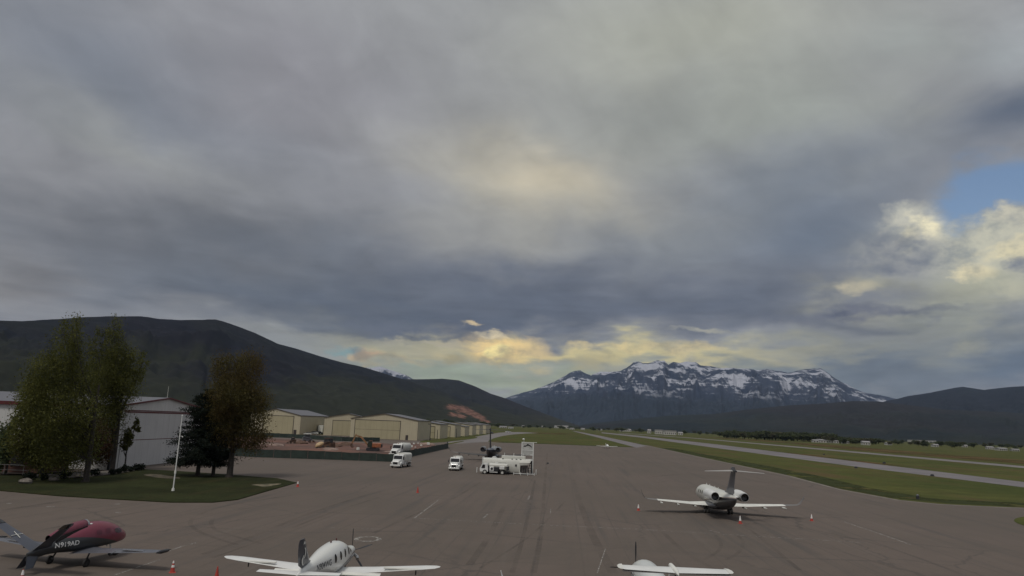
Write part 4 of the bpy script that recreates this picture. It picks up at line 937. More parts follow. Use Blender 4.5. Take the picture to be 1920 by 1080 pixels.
def hangar(name, label, corner, width, depth, eave, ridge, az_deg, wall, doorm, roof, trim, door=None, group='cream hangars in a row', split=True, gable='front', side_door=True, fascia=.22):
    """corner = front right-hand corner on the ground, front looks towards the camera (-y'), x' runs left"""
    t = thing(name, label, 'hangar', (corner[0], corner[1], 0), R(-az_deg), group)
    W_, D_ = width, depth
    wm = MB()
    # walls as one shell with gables
    if gable == 'front':
        A = [(-W_, 0, 0), (0, 0, 0), (0, 0, eave), (-W_/2, 0, ridge), (-W_, 0, eave)]; Bk = [(x, D_, z) for x, _, z in A]
        wm.add(A+Bk, [(0, 1, 2, 3, 4), (9, 8, 7, 6, 5), (1, 6, 7, 2), (0, 4, 9, 5)])
        o = .35; rf = MB()
        for sx in (0, 1):
            xe = (o if sx else -W_-o); ze = eave-o*(ridge-eave)/(W_/2)
            rf.add([(xe, -o, ze+.03), (-W_/2, -o, ridge+.03), (-W_/2, D_+o, ridge+.03), (xe, D_+o, ze+.03), (xe, -o, ze+.2), (-W_/2, -o, ridge+.2), (-W_/2, D_+o, ridge+.2), (xe, D_+o, ze+.2)],
                   [(0, 1, 2, 3), (7, 6, 5, 4), (0, 4, 5, 1), (3, 2, 6, 7), (0, 3, 7, 4)])
    else:
        A = [(0, 0, 0), (0, D_, 0), (0, D_, eave), (0, D_/2, ridge), (0, 0, eave)]; Bk = [(-W_, y, z) for _, y, z in A]
        wm.add(A+Bk, [(0, 1, 2, 3, 4), (9, 8, 7, 6, 5), (0, 4, 9, 5), (1, 6, 7, 2)])
        o = .35; rf = MB()
        for sx in (0, 1):
            ye = (D_+o if sx else -o); ze = eave-o*(ridge-eave)/(D_/2)
            rf.add([(o, ye, ze+.03), (o, D_/2, ridge+.03), (-W_-o, D_/2, ridge+.03), (-W_-o, ye, ze+.03), (o, ye, ze+.22), (o, D_/2, ridge+.22), (-W_-o, D_/2, ridge+.22), (-W_-o, ye, ze+.22)],
                   [(0, 1, 2, 3), (7, 6, 5, 4), (0, 4, 5, 1), (3, 2, 6, 7), (0, 3, 7, 4)])
    wm.build('wall', wall, t, 0); rfo = rf.build('roof', roof, t, 0)
    tr = MB()      # trim along the gable and corner
    if gable == 'front':
        for sx in (0, 1):
            xe = (o if sx else -W_-o); ze = eave-o*(ridge-eave)/(W_/2)
            tr.add([(xe, -o-.06, ze-.02), (-W_/2, -o-.06, ridge-.02), (-W_/2, -o-.06, ridge+fascia), (xe, -o-.06, ze+fascia), (xe, -o-.01, ze-.02), (-W_/2, -o-.01, ridge-.02), (-W_/2, -o-.01, ridge+fascia), (xe, -o-.01, ze+fascia)],
                   [(0, 1, 2, 3), (4, 7, 6, 5), (0, 4, 5, 1), (3, 2, 6, 7)])
        tr.box(o+.005, o+.06, -o, D_+o, eave-.12, eave+fascia)
        tr.box(.003, .10, -.05, .06, 0, eave-.13)
    else:
        for sx in (0, 1):
            ye = (D_+o if sx else -o); ze = eave-o*(ridge-eave)/(D_/2)
            tr.add([(o+.01, ye, ze-.05), (o+.01, D_/2, ridge-.05), (o+.01, D_/2, ridge+fascia), (o+.01, ye, ze+fascia), (o+.07, ye, ze-.05), (o+.07, D_/2, ridge-.05), (o+.07, D_/2, ridge+fascia), (o+.07, ye, ze+fascia)],
                   [(0, 3, 2, 1), (4, 5, 6, 7), (0, 1, 5, 4), (3, 7, 6, 2)])
        tr.box(-W_-o, o, -o-.07, -o-.01, eave-.35, eave+fascia)
        tr.box(.003, .35, -.2, .15, 0, eave-.35)
    tr.build('trim', trim, t, 0)
    if door:
        x0, x1, h = door
        if gable == 'front':
            d = MB()
            if split: d.box(x0, x1, -.12, -.004, .1, h*.5-.06); d.box(x0, x1, -.12, -.004, h*.5+.06, h)
            else: d.box(x0, x1, -.12, -.004, .1, h)
            do = d.build('hangar_door', doorm, t, 0)
            k = MB(); k.box(x0-.28, x1+.28, -.18, -.003, h+.003, h+.30); k.box(x0-.28, x0-.003, -.18, -.003, 0, h); k.box(x1+.003, x1+.28, -.18, -.003, 0, h)
            if split: k.box(x0, x1, -.10, -.003, h*.5-.058, h*.5+.058)
            k.build('door_frame', trim, do, 0)
        else:
            d = MB(); d.box(.004, .12, x0, x1, .1, h*.5-.07); d.box(.004, .12, x0, x1, h*.5+.07, h); do = d.build('hangar_door', doorm, t, 0)
            k = MB(); k.box(.003, .10, x0, x1, h*.5-.068, h*.5+.068); k.box(.003, .16, x0, x1, h+.003, h+.28); k.build('door_frame', trim, do, 0)
    if side_door and gable == 'front':
        k = MB(); k.box(side_door[0] if isinstance(side_door, tuple) else -3.2, side_door[1] if isinstance(side_door, tuple) else -2.1, -.08, -.003, .02, 2.6); k.build('door', M_trim, t, 0)
    return t
H3 = Vector((-47.2, 382, 0))
hangar('hangar', 'largest cream hangar with a wide two-panel front door, behind the orange excavator', H3, 36.5, 36, 10.3, 13.3, 4.6, M_tan, M_tand, M_roofg, M_trim, (-34.0, -9.6, 9.6), side_door=(-6.3, -4.9))
hangar('hangar', 'cream hangar with a single square door at the left end of the row', Vector((-117.4, 409, 0)), 30, 50, 10.6, 13.9, 4.6, M_tan, M_tand, M_roofg, M_trim, (-22, -4.2, 10.0), split=False, side_door=(-3.6, -1.9))
h2 = hangar('hangar', 'cream hangar half hidden behind the left side of the largest one', Vector((-80, 424, 0)), 27, 26, 10.2, 12.8, -8, M_tan, M_tand, M_roofg, M_trim, (-22, -3, 8.6), split=False, side_door=None)
rows = [(-68.5, 436, 24, 30, 8.6, 10.8, 'second hangar behind the largest cream one, with grey side wall'), (-67, 492, 24, 30, 8.6, 10.6, 'mid-row cream hangar with a pale door, beyond the lamp post'),
        (-66.5, 545, 20, 26, 7.2, 9.0, 'lower cream hangar past the middle of the row'), (-66.5, 596, 22, 28, 8.2, 10.2, 'cream hangar third from the far end of the row'),
        (-66, 650, 22, 30, 8.4, 10.4, 'cream hangar second from the far end of the row'), (-65, 704, 24, 50, 8.6, 10.4, 'farthest cream hangar, last before the red quarry slope')]
ru = Vector((math.sin(R(3.6)), math.cos(R(3.6)), 0)); rv = Vector((ru.y, -ru.x, 0))
for i, (la, d_, w_, dp, ea, ri, lb) in enumerate(rows):
    q = ru*d_+rv*(la+.5)
    hangar('hangar', lb, q, w_+8, dp, ea, ri, 4.0, M_tan, M_tand, M_roofg, M_trim, (-w_*.75, -3.5, ea*.82), side_door=None, fascia=.15)
# white hangar with dark red trim on the left, gable facing the apron
gw = hangar('hangar', 'large white metal hangar with dark red roof trim behind the tall trees', Vector((-69.0, 126.5, 0)), 95, 38, 10.9, 12.9, 0, M_wsid, M_wdoor, M_roofg, M_red, (3.0, 35.0, 9.9), group='white hangars', gable='side', side_door=None, fascia=.25)
k = MB(); k.box(.012, .42, -.25, .32, 0, 10.5); k.build('downpipe', M_dark, gw, 0)
k = MB(); k.box(.013, .05, .35, 37.6, 10.25, 10.42); k.build('eave_line', M_red, gw, 0)
for xx, yy in ((-.3, 19), (-22, 19), (-42, 10)):
    MB().cyl((xx, yy, 12.4 if yy == 19 else 11.8), (xx, yy, 15.4), .05, .03, 6).build('roof_mast', M_hub, gw)
# low red-brown building hidden behind the trees
t = thing('low_building', 'low red-brown building mostly hidden behind the tall trees on the left', 'building', (-104, 117, 0), R(-3))
k = MB(); k.box(0, 30, 0, 7.5, 0, 4.2); k.build('wall', pmat('red_brown_siding', (.085, .035, .025), .8, 0, .2, .8), t, 0)
k = MB(); k.prism([(-.5, 4.203), (30.5, 4.203), (30.5, 4.5), (15, 5.9), (-.5, 4.5)], -.5, 8.0); k.build('roof', pmat('brown_roof', (.06, .04, .032), .8), t, 0)
for i in range(6):
    k = MB(); k.box(2.5+i*4.6, 4.6+i*4.6, -.06, -.003, 1.0, 2.6); k.build('window', M_black, t, 0)
# white-railed fence in front of it
t = thing('rail_fence', 'thin pale rail fence under the trees at the left', 'fence', (-97, 111.5, 0), R(-2))
M_rl = pmat('weathered_rail', (.16, .16, .155), .7, 0, .2, 2)
k = MB(); k.tube([(0, 0, 1.55), (33, 0, 1.55)], .03, 6); k.build('top_rail', M_rl, t)
k = MB(); k.tube([(0, 0, .8), (33, 0, .8)], .022, 6); k.build('rail', M_rl, t)
for i in range(12):
    k = MB(); k.cyl((i*3, 0, 0), (i*3, 0, 1.6), .04, n=6); k.build('post', M_rl, t)

# ------------------------------------------------------------------ green screened construction fence
M_scr = pmat('green_screen_cloth', (.030, .045, .038), .9, 0, .25, .6)
def screen_fence(label, pts, h):
    t = thing('screen_fence', label, 'fence', pts[0], 0, 'green construction fences'); o = Vector((pts[0].x, pts[0].y, 0))
    P_ = dense(pts, 3.6)
    for i, (a, b_) in enumerate(zip(P_[:-1], P_[1:])):
        d = (b_-a).normalized(); nn = Vector((-d.y, d.x, 0))*.02; A = a-o+d*.05; B_ = b_-o-d*.05; hh = h*(1+.04*random.uniform(-1, 1)); sag = random.uniform(.03, .12)
        m_ = (A+B_)/2+nn*random.uniform(-8, 8)*.5
        k = MB(); U = Vector((0, 0, 1))
        k.add([A+U*.05, m_+U*.05, B_+U*.05, A+U*hh, m_+U*(hh-sag), B_+U*hh], [(0, 1, 4, 3), (1, 2, 5, 4)])
        k.build('screen_panel', M_scr, t, 0)
        k = MB(); k.cyl(a-o, a-o+U*(h+.1), .035, n=6); k.build('post', M_dark, t)
screen_fence('long dark green screened fence along the front of the red construction ground', P((405, 853), (480, 857.5), (640, 862.8), (738, 866.3), (767, 857.5), (840, 841), (838, 836)), 2.05)
screen_fence('dark green screened fence along the back of the construction ground below the hangars', P((440, 818), (540, 821), (640, 827.5), (712, 828.5)), 2.0)

# ================================================================== TREES
def leaf_mat(name, a, b_, sc=.45):
    m, G, bs, co = nodes_of(name)
    n1 = G.noise(co, sc, 4, .6); ri = G.n('ShaderNodeNewGeometry').outputs['Random Per Island']
    c_ = G.mix(G.ss(n1, .35, .65), a, b_); c_ = G.mix(.7, c_, G.xyz(*[G.m('ADD', G.m('MULTIPLY', ri, 1.1), .45)]*3), 'MULTIPLY')
    G.put(bs.inputs['Base Color'], c_); bs.inputs['Roughness'].default_value = .8; bs.inputs['Specular IOR Level'].default_value = .15
    tl = G.n('ShaderNodeBsdfTranslucent'); G.put(tl.inputs[0], c_); mxs = G.n('ShaderNodeMixShader'); mxs.inputs[0].default_value = .4
    out = [n_ for n_ in m.node_tree.nodes if n_.type == 'OUTPUT_MATERIAL'][0]
    G.put(mxs.inputs[1], bs.outputs[0]); G.put(mxs.inputs[2], tl.outputs[0]); G.put(out.inputs['Surface'], mxs.outputs[0])
    return m
M_bark = pmat('bark', (.045, .038, .032), .95, 0, .35, 3, bump=.4)
M_olive = leaf_mat('olive_leaves', (.080, .086, .024), (.118, .122, .034))
M_rust = leaf_mat('russet_young_leaves', (.090, .064, .024), (.098, .086, .030), .25)
M_pine = leaf_mat('dark_needles', (.012, .018, .013), (.022, .030, .020), .8)
M_pale = leaf_mat('pale_green_leaves', (.075, .10, .045), (.10, .125, .06))
M_brown = leaf_mat('bare_reddish_twigs', (.060, .030, .020), (.045, .040, .016), .3)
def leaves(pts, size, rs):
    """many leaf-clump faces, each a small bent quad"""
    n_ = len(pts); c = pts
    a = rs.randn(n_, 3); a /= np.linalg.norm(a, axis=1)[:, None]; b_ = rs.randn(n_, 3); b_ -= (a*b_).sum(1)[:, None]*a; b_ /= np.linalg.norm(b_, axis=1)[:, None]
    s_ = size*(.5+rs.rand(n_)[:, None]*.9)
    V = np.stack([c-a*s_, c+b_*s_*.55, c+a*s_, c-b_*s_*.55], 1).reshape(-1, 3)
    F_ = np.arange(n_*4).reshape(-1, 4)
    return V, F_
def leaf_obj(name, V, F_, mat, parent):
    me = bpy.data.meshes.new(name); me.vertices.add(len(V)); me.vertices.foreach_set('co', V.ravel())
    me.loops.add(F_.size); me.loops.foreach_set('vertex_index', F_.ravel()); me.polygons.add(len(F_)); me.polygons.foreach_set('loop_start', np.arange(len(F_))*4)
    me.update(calc_edges=True); me.materials.append(mat); o = bpy.data.objects.new(name, me); C.objects.link(o); o.parent = parent; return o
def broadleaf(name, label, loc, H_, lobes, nl, size, mat, group, tr=.35, seed=0, trunk_top=.6, cat='tree'):
    """lobes: (dx, dy, z, rx, rz) in metres; leaves clumped round limb ends inside the lobes"""
    rs = np.random.RandomState(seed); t = thing(name, label, cat, loc, 0, group)
    tk = MB(); z1 = H_*trunk_top
    tk.tube([(0, 0, 0), (.1, 0, .5), (.05, .05, z1*.35), (-.1, .1, z1*.7), (0, 0, z1)], [tr*1.35, tr, tr*.85, tr*.6, tr*.3], 9); tk.build('trunk', M_bark, t)
    lb = MB(); allp = []
    vol = [l[3]*l[3]*l[4] for l in lobes]; tot = sum(vol)
    for (dx_, dy_, z, rx, rz), v_ in zip(lobes, vol):
        for kk in range(max(3, int(9*v_/tot)+2)):
            u = rs.randn(3); u /= np.linalg.norm(u); rr = .45+.45*rs.rand()
            e = np.array([dx_+u[0]*rx*rr, dy_+u[1]*rx*rr, z+abs(u[2])*rz*rr*.8]); zs = max(H_*.10, min(z1*.95, e[2]*.5))
            s0 = np.array([0, 0, zs]); md = (s0+e)/2+np.array([e[0]*.12, e[1]*.12, -.2])
            lb.tube([s0, md, e], [tr*.32, tr*.18, .03], 5)
        n_ = int(nl*v_/tot); ncl = max(8, int(n_/26))
        u = rs.randn(ncl, 3); u /= np.linalg.norm(u, axis=1)[:, None]; rad = (.35+.65*rs.rand(ncl)**.6)[:, None]
        cl = np.array([dx_, dy_, z])+u*rad*np.array([rx, rx, rz])*(1+.12*rs.randn(ncl, 1))
        sp = (.35+.5*rs.rand(ncl))*min(rx, rz)*.36
        idx = rs.randint(0, ncl, n_); p_ = cl[idx]+rs.randn(n_, 3)*sp[idx][:, None]*np.array([.8, .8, 1.1])
        allp.append(p_)
    lb.build('limbs', M_bark, t)
    V, F_ = leaves(np.concatenate(allp), size, rs); leaf_obj('crown', V, F_, mat, t); return t
G1 = 'tall trees on the lawn'
def at(x, y): return g(x, y)
def ht(px, py, base): # height of a point seen at px,py standing over ground point base
    d = ray(px, py); s_ = math.hypot(base.x, base.y)/math.hypot(d.x, d.y); return CAM_H+d.z*s_
def lobes(base, L):
    """lobes given as seen (x, y, rx, ry); each gets its real place and size at the distance of the trunk"""
    D = math.hypot(base.x, base.y); out = []; rnd = random.Random(int(D*10))
    for x, y, rx, ry in L:
        d = ray(x, y); s_ = D/math.hypot(d.x, d.y); p_ = d*s_+Vector((0, 0, CAM_H))-base; m_ = s_/FPX; dp = rnd.uniform(-.3, .3)*rx*m_
        vd = Vector((base.x, base.y, 0)).normalized(); p_ += vd*dp
        out.append((p_.x, p_.y, p_.z, rx*m_, ry*m_))
    return out
q = at(159, 905)
broadleaf('cottonwood_tree', 'tallest olive-green tree, its crown reaching above the dark hill', q, 23, lobes(q, [(131, 626, 24, 34), (118, 668, 34, 40), (98, 705, 44, 44), (70, 735, 32, 44), (140, 715, 36, 50), (110, 775, 62, 48), (125, 835, 58, 44)]), 48000, .125, M_olive, G1, .42, 1)
q = at(209, 884)
broadleaf('cottonwood_tree', 'olive-green tree with a twin-peaked crown left of the white hangar door', q, 24, lobes(q, [(214, 634, 19, 36), (180, 655, 15, 40), (222, 680, 30, 40), (198, 710, 36, 44), (262, 688, 15, 30), (236, 722, 28, 32), (198, 770, 36, 40), (182, 825, 30, 34)]), 42000, .13, M_olive, G1, .40, 2)
q = at(75, 897)
broadleaf('cottonwood_tree', 'lower olive tree at the left of the tall group', q, 16, lobes(q, [(62, 760, 26, 45), (60, 815, 36, 42), (80, 850, 34, 28)]), 17000, .16, M_olive, G1, .32, 3)
q = at(120, 893)
broadleaf('bushy_tree', 'reddish-brown bushy tree filling the gap below the tall trees', q, 11, lobes(q, [(115, 815, 42, 34), (160, 825, 40, 34), (85, 845, 36, 26), (185, 850, 22, 22)]), 22000, .15, M_brown, G1, .22, 4)
q = at(232, 882)
broadleaf('young_tree', 'slim young green tree leaning over the white hangar door', q, 9.5, lobes(q, [(255, 800, 7, 13), (243, 816, 9, 14), (236, 832, 9, 12)]), 1500, .19, M_olive, G1, .14, 5)
q = at(10, 888)
broadleaf('young_tree', 'pale green young tree in front of the white wall at the left edge', q, 12.5, lobes(q, [(12, 830, 14, 40), (24, 795, 9, 16), (2, 850, 16, 26)]), 4500, .19, M_pale, G1, .16, 6)
q = at(429, 896)
broadleaf('cottonwood_tree', 'russet-leaved tree with two rounded tops beside the dark pine', q, 20, lobes(q, [(418, 690, 22, 32), (465, 694, 30, 34), (440, 738, 44, 38), (472, 765, 36, 40), (425, 785, 34, 40), (465, 818, 38, 30)]), 48000, .125, M_rust, G1, .52, 7)

def conifer(name, label, loc, H_, rad, mat, group, seed=0, tr=.25, lift=.12, lean=0.0, cat='tree', dens=1.0, trunk_mat=None):
    rs = np.random.RandomState(seed); t = thing(name, label, cat, loc, 0, group)
    tk = MB(); tk.tube([(0, 0, 0), (0, 0, H_*.5), (lean, 0, H_*.97)], [tr*1.2, tr*.7, .04], 8); tk.build('trunk', M_bark, t)
    P_ = []; lb = MB(); nw = int(H_*2.2)
    for i in range(nw):
        f_ = i/nw; z = H_*(lift+(1-lift)*f_); rr = rad*(1-f_)**.62*(.75+.45*rs.rand())*(1 if f_ > .08 else .8)
        nb = 7 if dens >= 1 else 5
        for j in range(nb):
            a = rs.rand()*6.283; L_ = rr*(.65+.5*rs.rand()); e = np.array([math.cos(a)*L_, math.sin(a)*L_, z-L_*.10+L_*.18*(f_ > .5)])
            lb.tube([(lean*f_, 0, z), e*np.array([.5, .5, 0])+np.array([0, 0, z+.1]), e], [.07, .05, .02], 4)
            k = int((46+L_*60)*dens); s_ = rs.rand(k)**.7; base = np.array([lean*f_, 0, z])
            pp = base+(e-base)*s_[:, None]+rs.randn(k, 3)*np.array([.26, .26, .17])*(.5+.20*L_)
            P_.append(pp)
    lb.build('limbs', M_bark, t)
    V, F_ = leaves(np.concatenate(P_), .13, rs); leaf_obj('crown', V, F_, mat, t); return t
q = at(370, 894)
conifer('pine_tree', 'broad dark pine beside the white flagpole', q, ht(385, 728, q), 5.6, M_pine, G1, 11, .30, .15, .6)
q = at(399, 894)
conifer('pine_tree', 'slimmer dark pine between the broad pine and the russet tree', q, ht(398, 716, q), 3.0, M_pine, G1, 12, .26, .14, .2)
# low round shrubs and boulders along the gravel bed
sh = None
for i, (x, y, s_) in enumerate(((177, 893.5, .8), (210, 891, .6), (222, 889, .55), (233, 886.5, .85), (245, 885, .55), (256, 883.5, .8), (264, 883, .8), (121, 899, .9), (82, 902, .6), (55, 904, .9))):
    q = at(x, y); rs = np.random.RandomState(50+i); t = thing('shrub', ['low dark round shrub in the gravel bed by the lawn', 'low dark shrub on the shaded lawn under the trees'][i > 6], 'shrub', (q.x, q.y, .12), 0, 'low shrubs by the gravel bed')
    k = MB(); k.tube([(0, 0, 0), (0, 0, .4*s_)], .04, 5); k.build('stem', M_bark, t)
    u = rs.randn(260, 3); u /= np.linalg.norm(u, axis=1)[:, None]; pp = u*(.3+.7*rs.rand(260)[:, None])*np.array([s_, s_, s_*.75])+np.array([0, 0, s_*.7]); V, F_ = leaves(pp, .16, rs); leaf_obj('crown', V, F_, M_pine, t)
for i, (x, y, s_, lb) in enumerate(((100, 903, .7, 'pale boulder below the tallest tree'), (147, 896, .55, 'small pale boulder in the gravel bed left of the shrubs'), (48, 908, .9, 'flat grey boulder at the left of the lawn'), (188, 892, .4, 'little pale stone beside the first shrub'), (213, 890, .35, 'little pale stone between two shrubs'))):
    q = at(x, y); k = MB(); k.ball((0, 0, s_*.3), s_, s_*.8, s_*.5, 9, 6, .14); o = k.build('boulder', M_grav); o.location = (q.x, q.y, .1); tag(o, lb, 'boulder', 'boulders by the gravel bed')
# flagpole
q = at(324, 922); hp = ht(334, 780, q)
t = thing('flagpole', 'tall thin white pole standing on the lawn in front of the pine', 'pole', (q.x, q.y, .12))
MB().cyl((0, 0, 0), (0, 0, hp-.12), .085, .05, 10).build('shaft', M_white, t)
MB().cyl((0, 0, 0), (0, 0, .35), .2, .16, 12).build('base', M_white2, t)
MB().ball((0, 0, hp-.05), .10).build('finial', M_white, t)
k = MB(); k.tube([(0, 0, hp*.72), (.35, 0, hp*.72)], .03, 6); k.ball((.38, 0, hp*.71), .09); k.build('lamp_arm', M_white, t)
k = MB(); k.box(-.09, .10, -.09, .09, 2.2, 2.6); k.build('cleat_box', M_white2, t)

# far trees: four shared crowns, each tree a thing of its own
def far_tree(seed, col):
    rs = np.random.RandomState(seed); t = thing('field_tree', 'x', 'tree', (0, 0, 0))
    k = MB(); k.tube([(0, 0, 0), (0, 0, 5)], [.35, .15], 6); k.build('trunk', M_bark, t)
    P_ = []
    for _ in range(9):
        c = np.array([rs.randn()*1.8, rs.randn()*1.8, 3.2+rs.rand()*5.0]); P_.append(c+rs.randn(90, 3)*np.array([1.15, 1.15, 1.0]))
    V, F_ = leaves(np.concatenate(P_), .75, rs); V[:, 2] = np.maximum(V[:, 2], .3); leaf_obj('crown', V, F_, col, t); return t
M_ft = [leaf_mat('far_leaves', (.060, .075, .036), (.090, .105, .050), .1), leaf_mat('far_leaves_brown', (.070, .070, .040), (.090, .088, .046), .1)]
protos = [far_tree(60+i, M_ft[i % 3 == 2]) for i in range(5)]
rng = random.Random(5); used = [False]*5
# ================================================================== far houses
M_hw = pmat('house_white', (.52, .51, .48), .7, 0, .1, .2); M_hr = pmat('house_roof', (.30, .29, .29), .8, 0, .1, .2); M_hg = pmat('house_dark', (.12, .11, .10), .8, 0, .1, .2)
def house(label, x, y, wpx, hpx, az_=10, roof=M_hr, wall=M_hw, cat='house', name='house', group='far buildings in the valley', flat=False):
    q = g(x, y); d = q.y; sc = d/FPX; w_ = wpx*sc; h = hpx*sc; dp = min(w_*.8, 22)
    t = thing(name, label, cat, q, R(az_), group)
    k = MB(); k.box(-w_/2, w_/2, 0, dp, -.5, h*.72); k.build('wall', wall, t, 0)
    k = MB()
    if flat: k.box(-w_/2-.3, w_/2+.3, -.3, dp+.3, h*.722, h)
    else: k.prism([(-.6, h*.722), (dp/2, h*1.05), (dp+.6, h*.722)], -w_/2-.5, w_/2+.5, 'yz')
    k.build('roof', roof, t, 0)
    n_ = max(2, min(7, int(wpx/3.5)))
    for i in range(n_):
        xx = -w_/2+w_*(i+.5)/n_; ww = w_/n_*.24; k = MB(); k.box(xx-ww, xx+ww, -.25, -.01, h*.16, h*.52); k.build('window', M_hg, t, 0)
HS = [('long white building at the far end of the taxiway', 1056, 803.0, 20, 4.6, 'wide'), ('small pale house left of the long white building', 1043, 802.6, 6, 4.2, ''), ('white shed just in front of the taxiway end', 1073, 805.6, 8, 3.0, ''),
      ('pale low barn near the end of the hangar row', 944, 802.5, 13, 3.4, ''), ('tiny white house right of the hangar row', 958, 803.8, 9, 3.0, ''), ('tiny white cottage above the infield grass', 981, 801.5, 4.5, 3.4, ''),
      ('white tank-like hut at the foot of the hill', 1018, 802, 5, 3.2, ''), ('pale hut right of the taxiway end', 1093, 806, 7, 3.2, ''), ('pale hut beside the runway start', 1126, 807.2, 6, 2.6, ''), ('long grey-roofed barn beyond the runway start', 1174, 809, 19, 4.6, ''),
      ('white gabled building left of the white industrial block', 1218, 812.5, 6, 7, ''), ('white industrial block with tall bays beyond the runway', 1236, 814, 15, 8, 'flat'), ('large white warehouse right of the industrial block', 1257, 815.5, 22, 8, 'flat'), ('white gabled shed at the right of the warehouse', 1276, 815.8, 8, 5.5, ''),
      ('pale farmhouse behind the belt of trees', 1530, 829.6, 10, 5, ''), ('long white barn among the trees right of the belt', 1556, 830.5, 34, 6, ''), ('low white shed beside the long barn', 1586, 832, 12, 4.5, ''), ('pale long roof on the slope above the trees', 1615, 823.8, 30, 3.2, 'flat'),
      ('bright white barn with a steep roof by the dark trees', 1625, 834.5, 13, 7, ''), ('pale cottage right of the steep barn', 1668, 834.5, 10, 4.5, ''), ('long pale complex on the far right slope', 1732, 829.5, 50, 4, 'flat'), ('tall pale block in the middle of the far right complex', 1742, 829.3, 7, 7, 'flat'),
      ('small white house below the far right complex', 1756, 838, 10, 5, ''), ('white house at the right edge of the valley', 1858, 842.5, 11, 5, ''), ('dark-sided barn at the right edge', 1882, 845, 16, 5, ''), ('small pale house on the far right field', 1905, 846, 12, 4, ''), ('pale hut left of the right edge', 1810, 838.5, 8, 4, '')]
for lb, x, y, wp, hp_, k_ in HS: house(lb, x, y, wp, hp_, rng.uniform(-12, 12), flat=(k_ == 'flat'))
def put_tree(x, y, h, label, group):
    nb = min(HS, key=lambda h_: abs(h_[1]-x))
    if abs(nb[1]-x) < nb[3]/2+9:
        key = (nb[0], x < nb[1]-nb[3]*.25, x > nb[1]+nb[3]*.25); wd_ = 'left of' if key[1] else ('right of' if key[2] else 'directly beside')
        label = ('low ' if h < 8 else 'tall ' if h > 11.5 else '')+'dark tree '+wd_+' the '+nb[0]
        label = ' '.join(label.split()[:16])
    elif label.startswith('small'): label = ('low' if h < 8 else 'tall' if h > 12.5 else 'middling')+label[5:]
    q = g(x, y); i = rng.randrange(5); sc = h/9.5; wsc = sc*rng.uniform(1.2, 2.2)
    if not used[i]:
        used[i] = True; o = protos[i]; o.location = q; o.rotation_euler = (0, 0, rng.uniform(0, 6)); o.scale = (wsc, wsc, sc); o['label'] = label; o['group'] = group
    else: dup(protos[i], q, rng.uniform(0, 6), label, (wsc, wsc, sc), group)
GR = 'trees across the valley floor'
LB = ['small dark green tree in the far belt beyond the runway', 'small dark tree among the distant houses at the end of the taxiway', 'dull green tree behind the far cream hangars', 'dark tree scattered near the far houses on the right']
for i in range(62): x = 1355+i*4.4+rng.uniform(-4, 4); put_tree(x, hor(x)+10.5+(x-1355)*.008+rng.uniform(-.8, .8), rng.uniform(9, 15)*(1.0 if x < 1560 else .7), LB[0], GR)
for i in range(46): x = 1560+i*8+rng.uniform(-6, 6); put_tree(x, hor(x)+rng.choice((7.5, 9, 11, 12.5)), rng.uniform(5, 10), LB[3], GR)
for i in range(40): x = 925+i*11+rng.uniform(-6, 6); put_tree(x, hor(x)+rng.uniform(4.2, 7.0), rng.uniform(6, 12), LB[1], GR)
for i in range(14): x = 800+i*10+rng.uniform(-4, 4); put_tree(x, hor(x)+rng.uniform(6.5, 8.5), rng.uniform(9, 15), LB[2], GR)

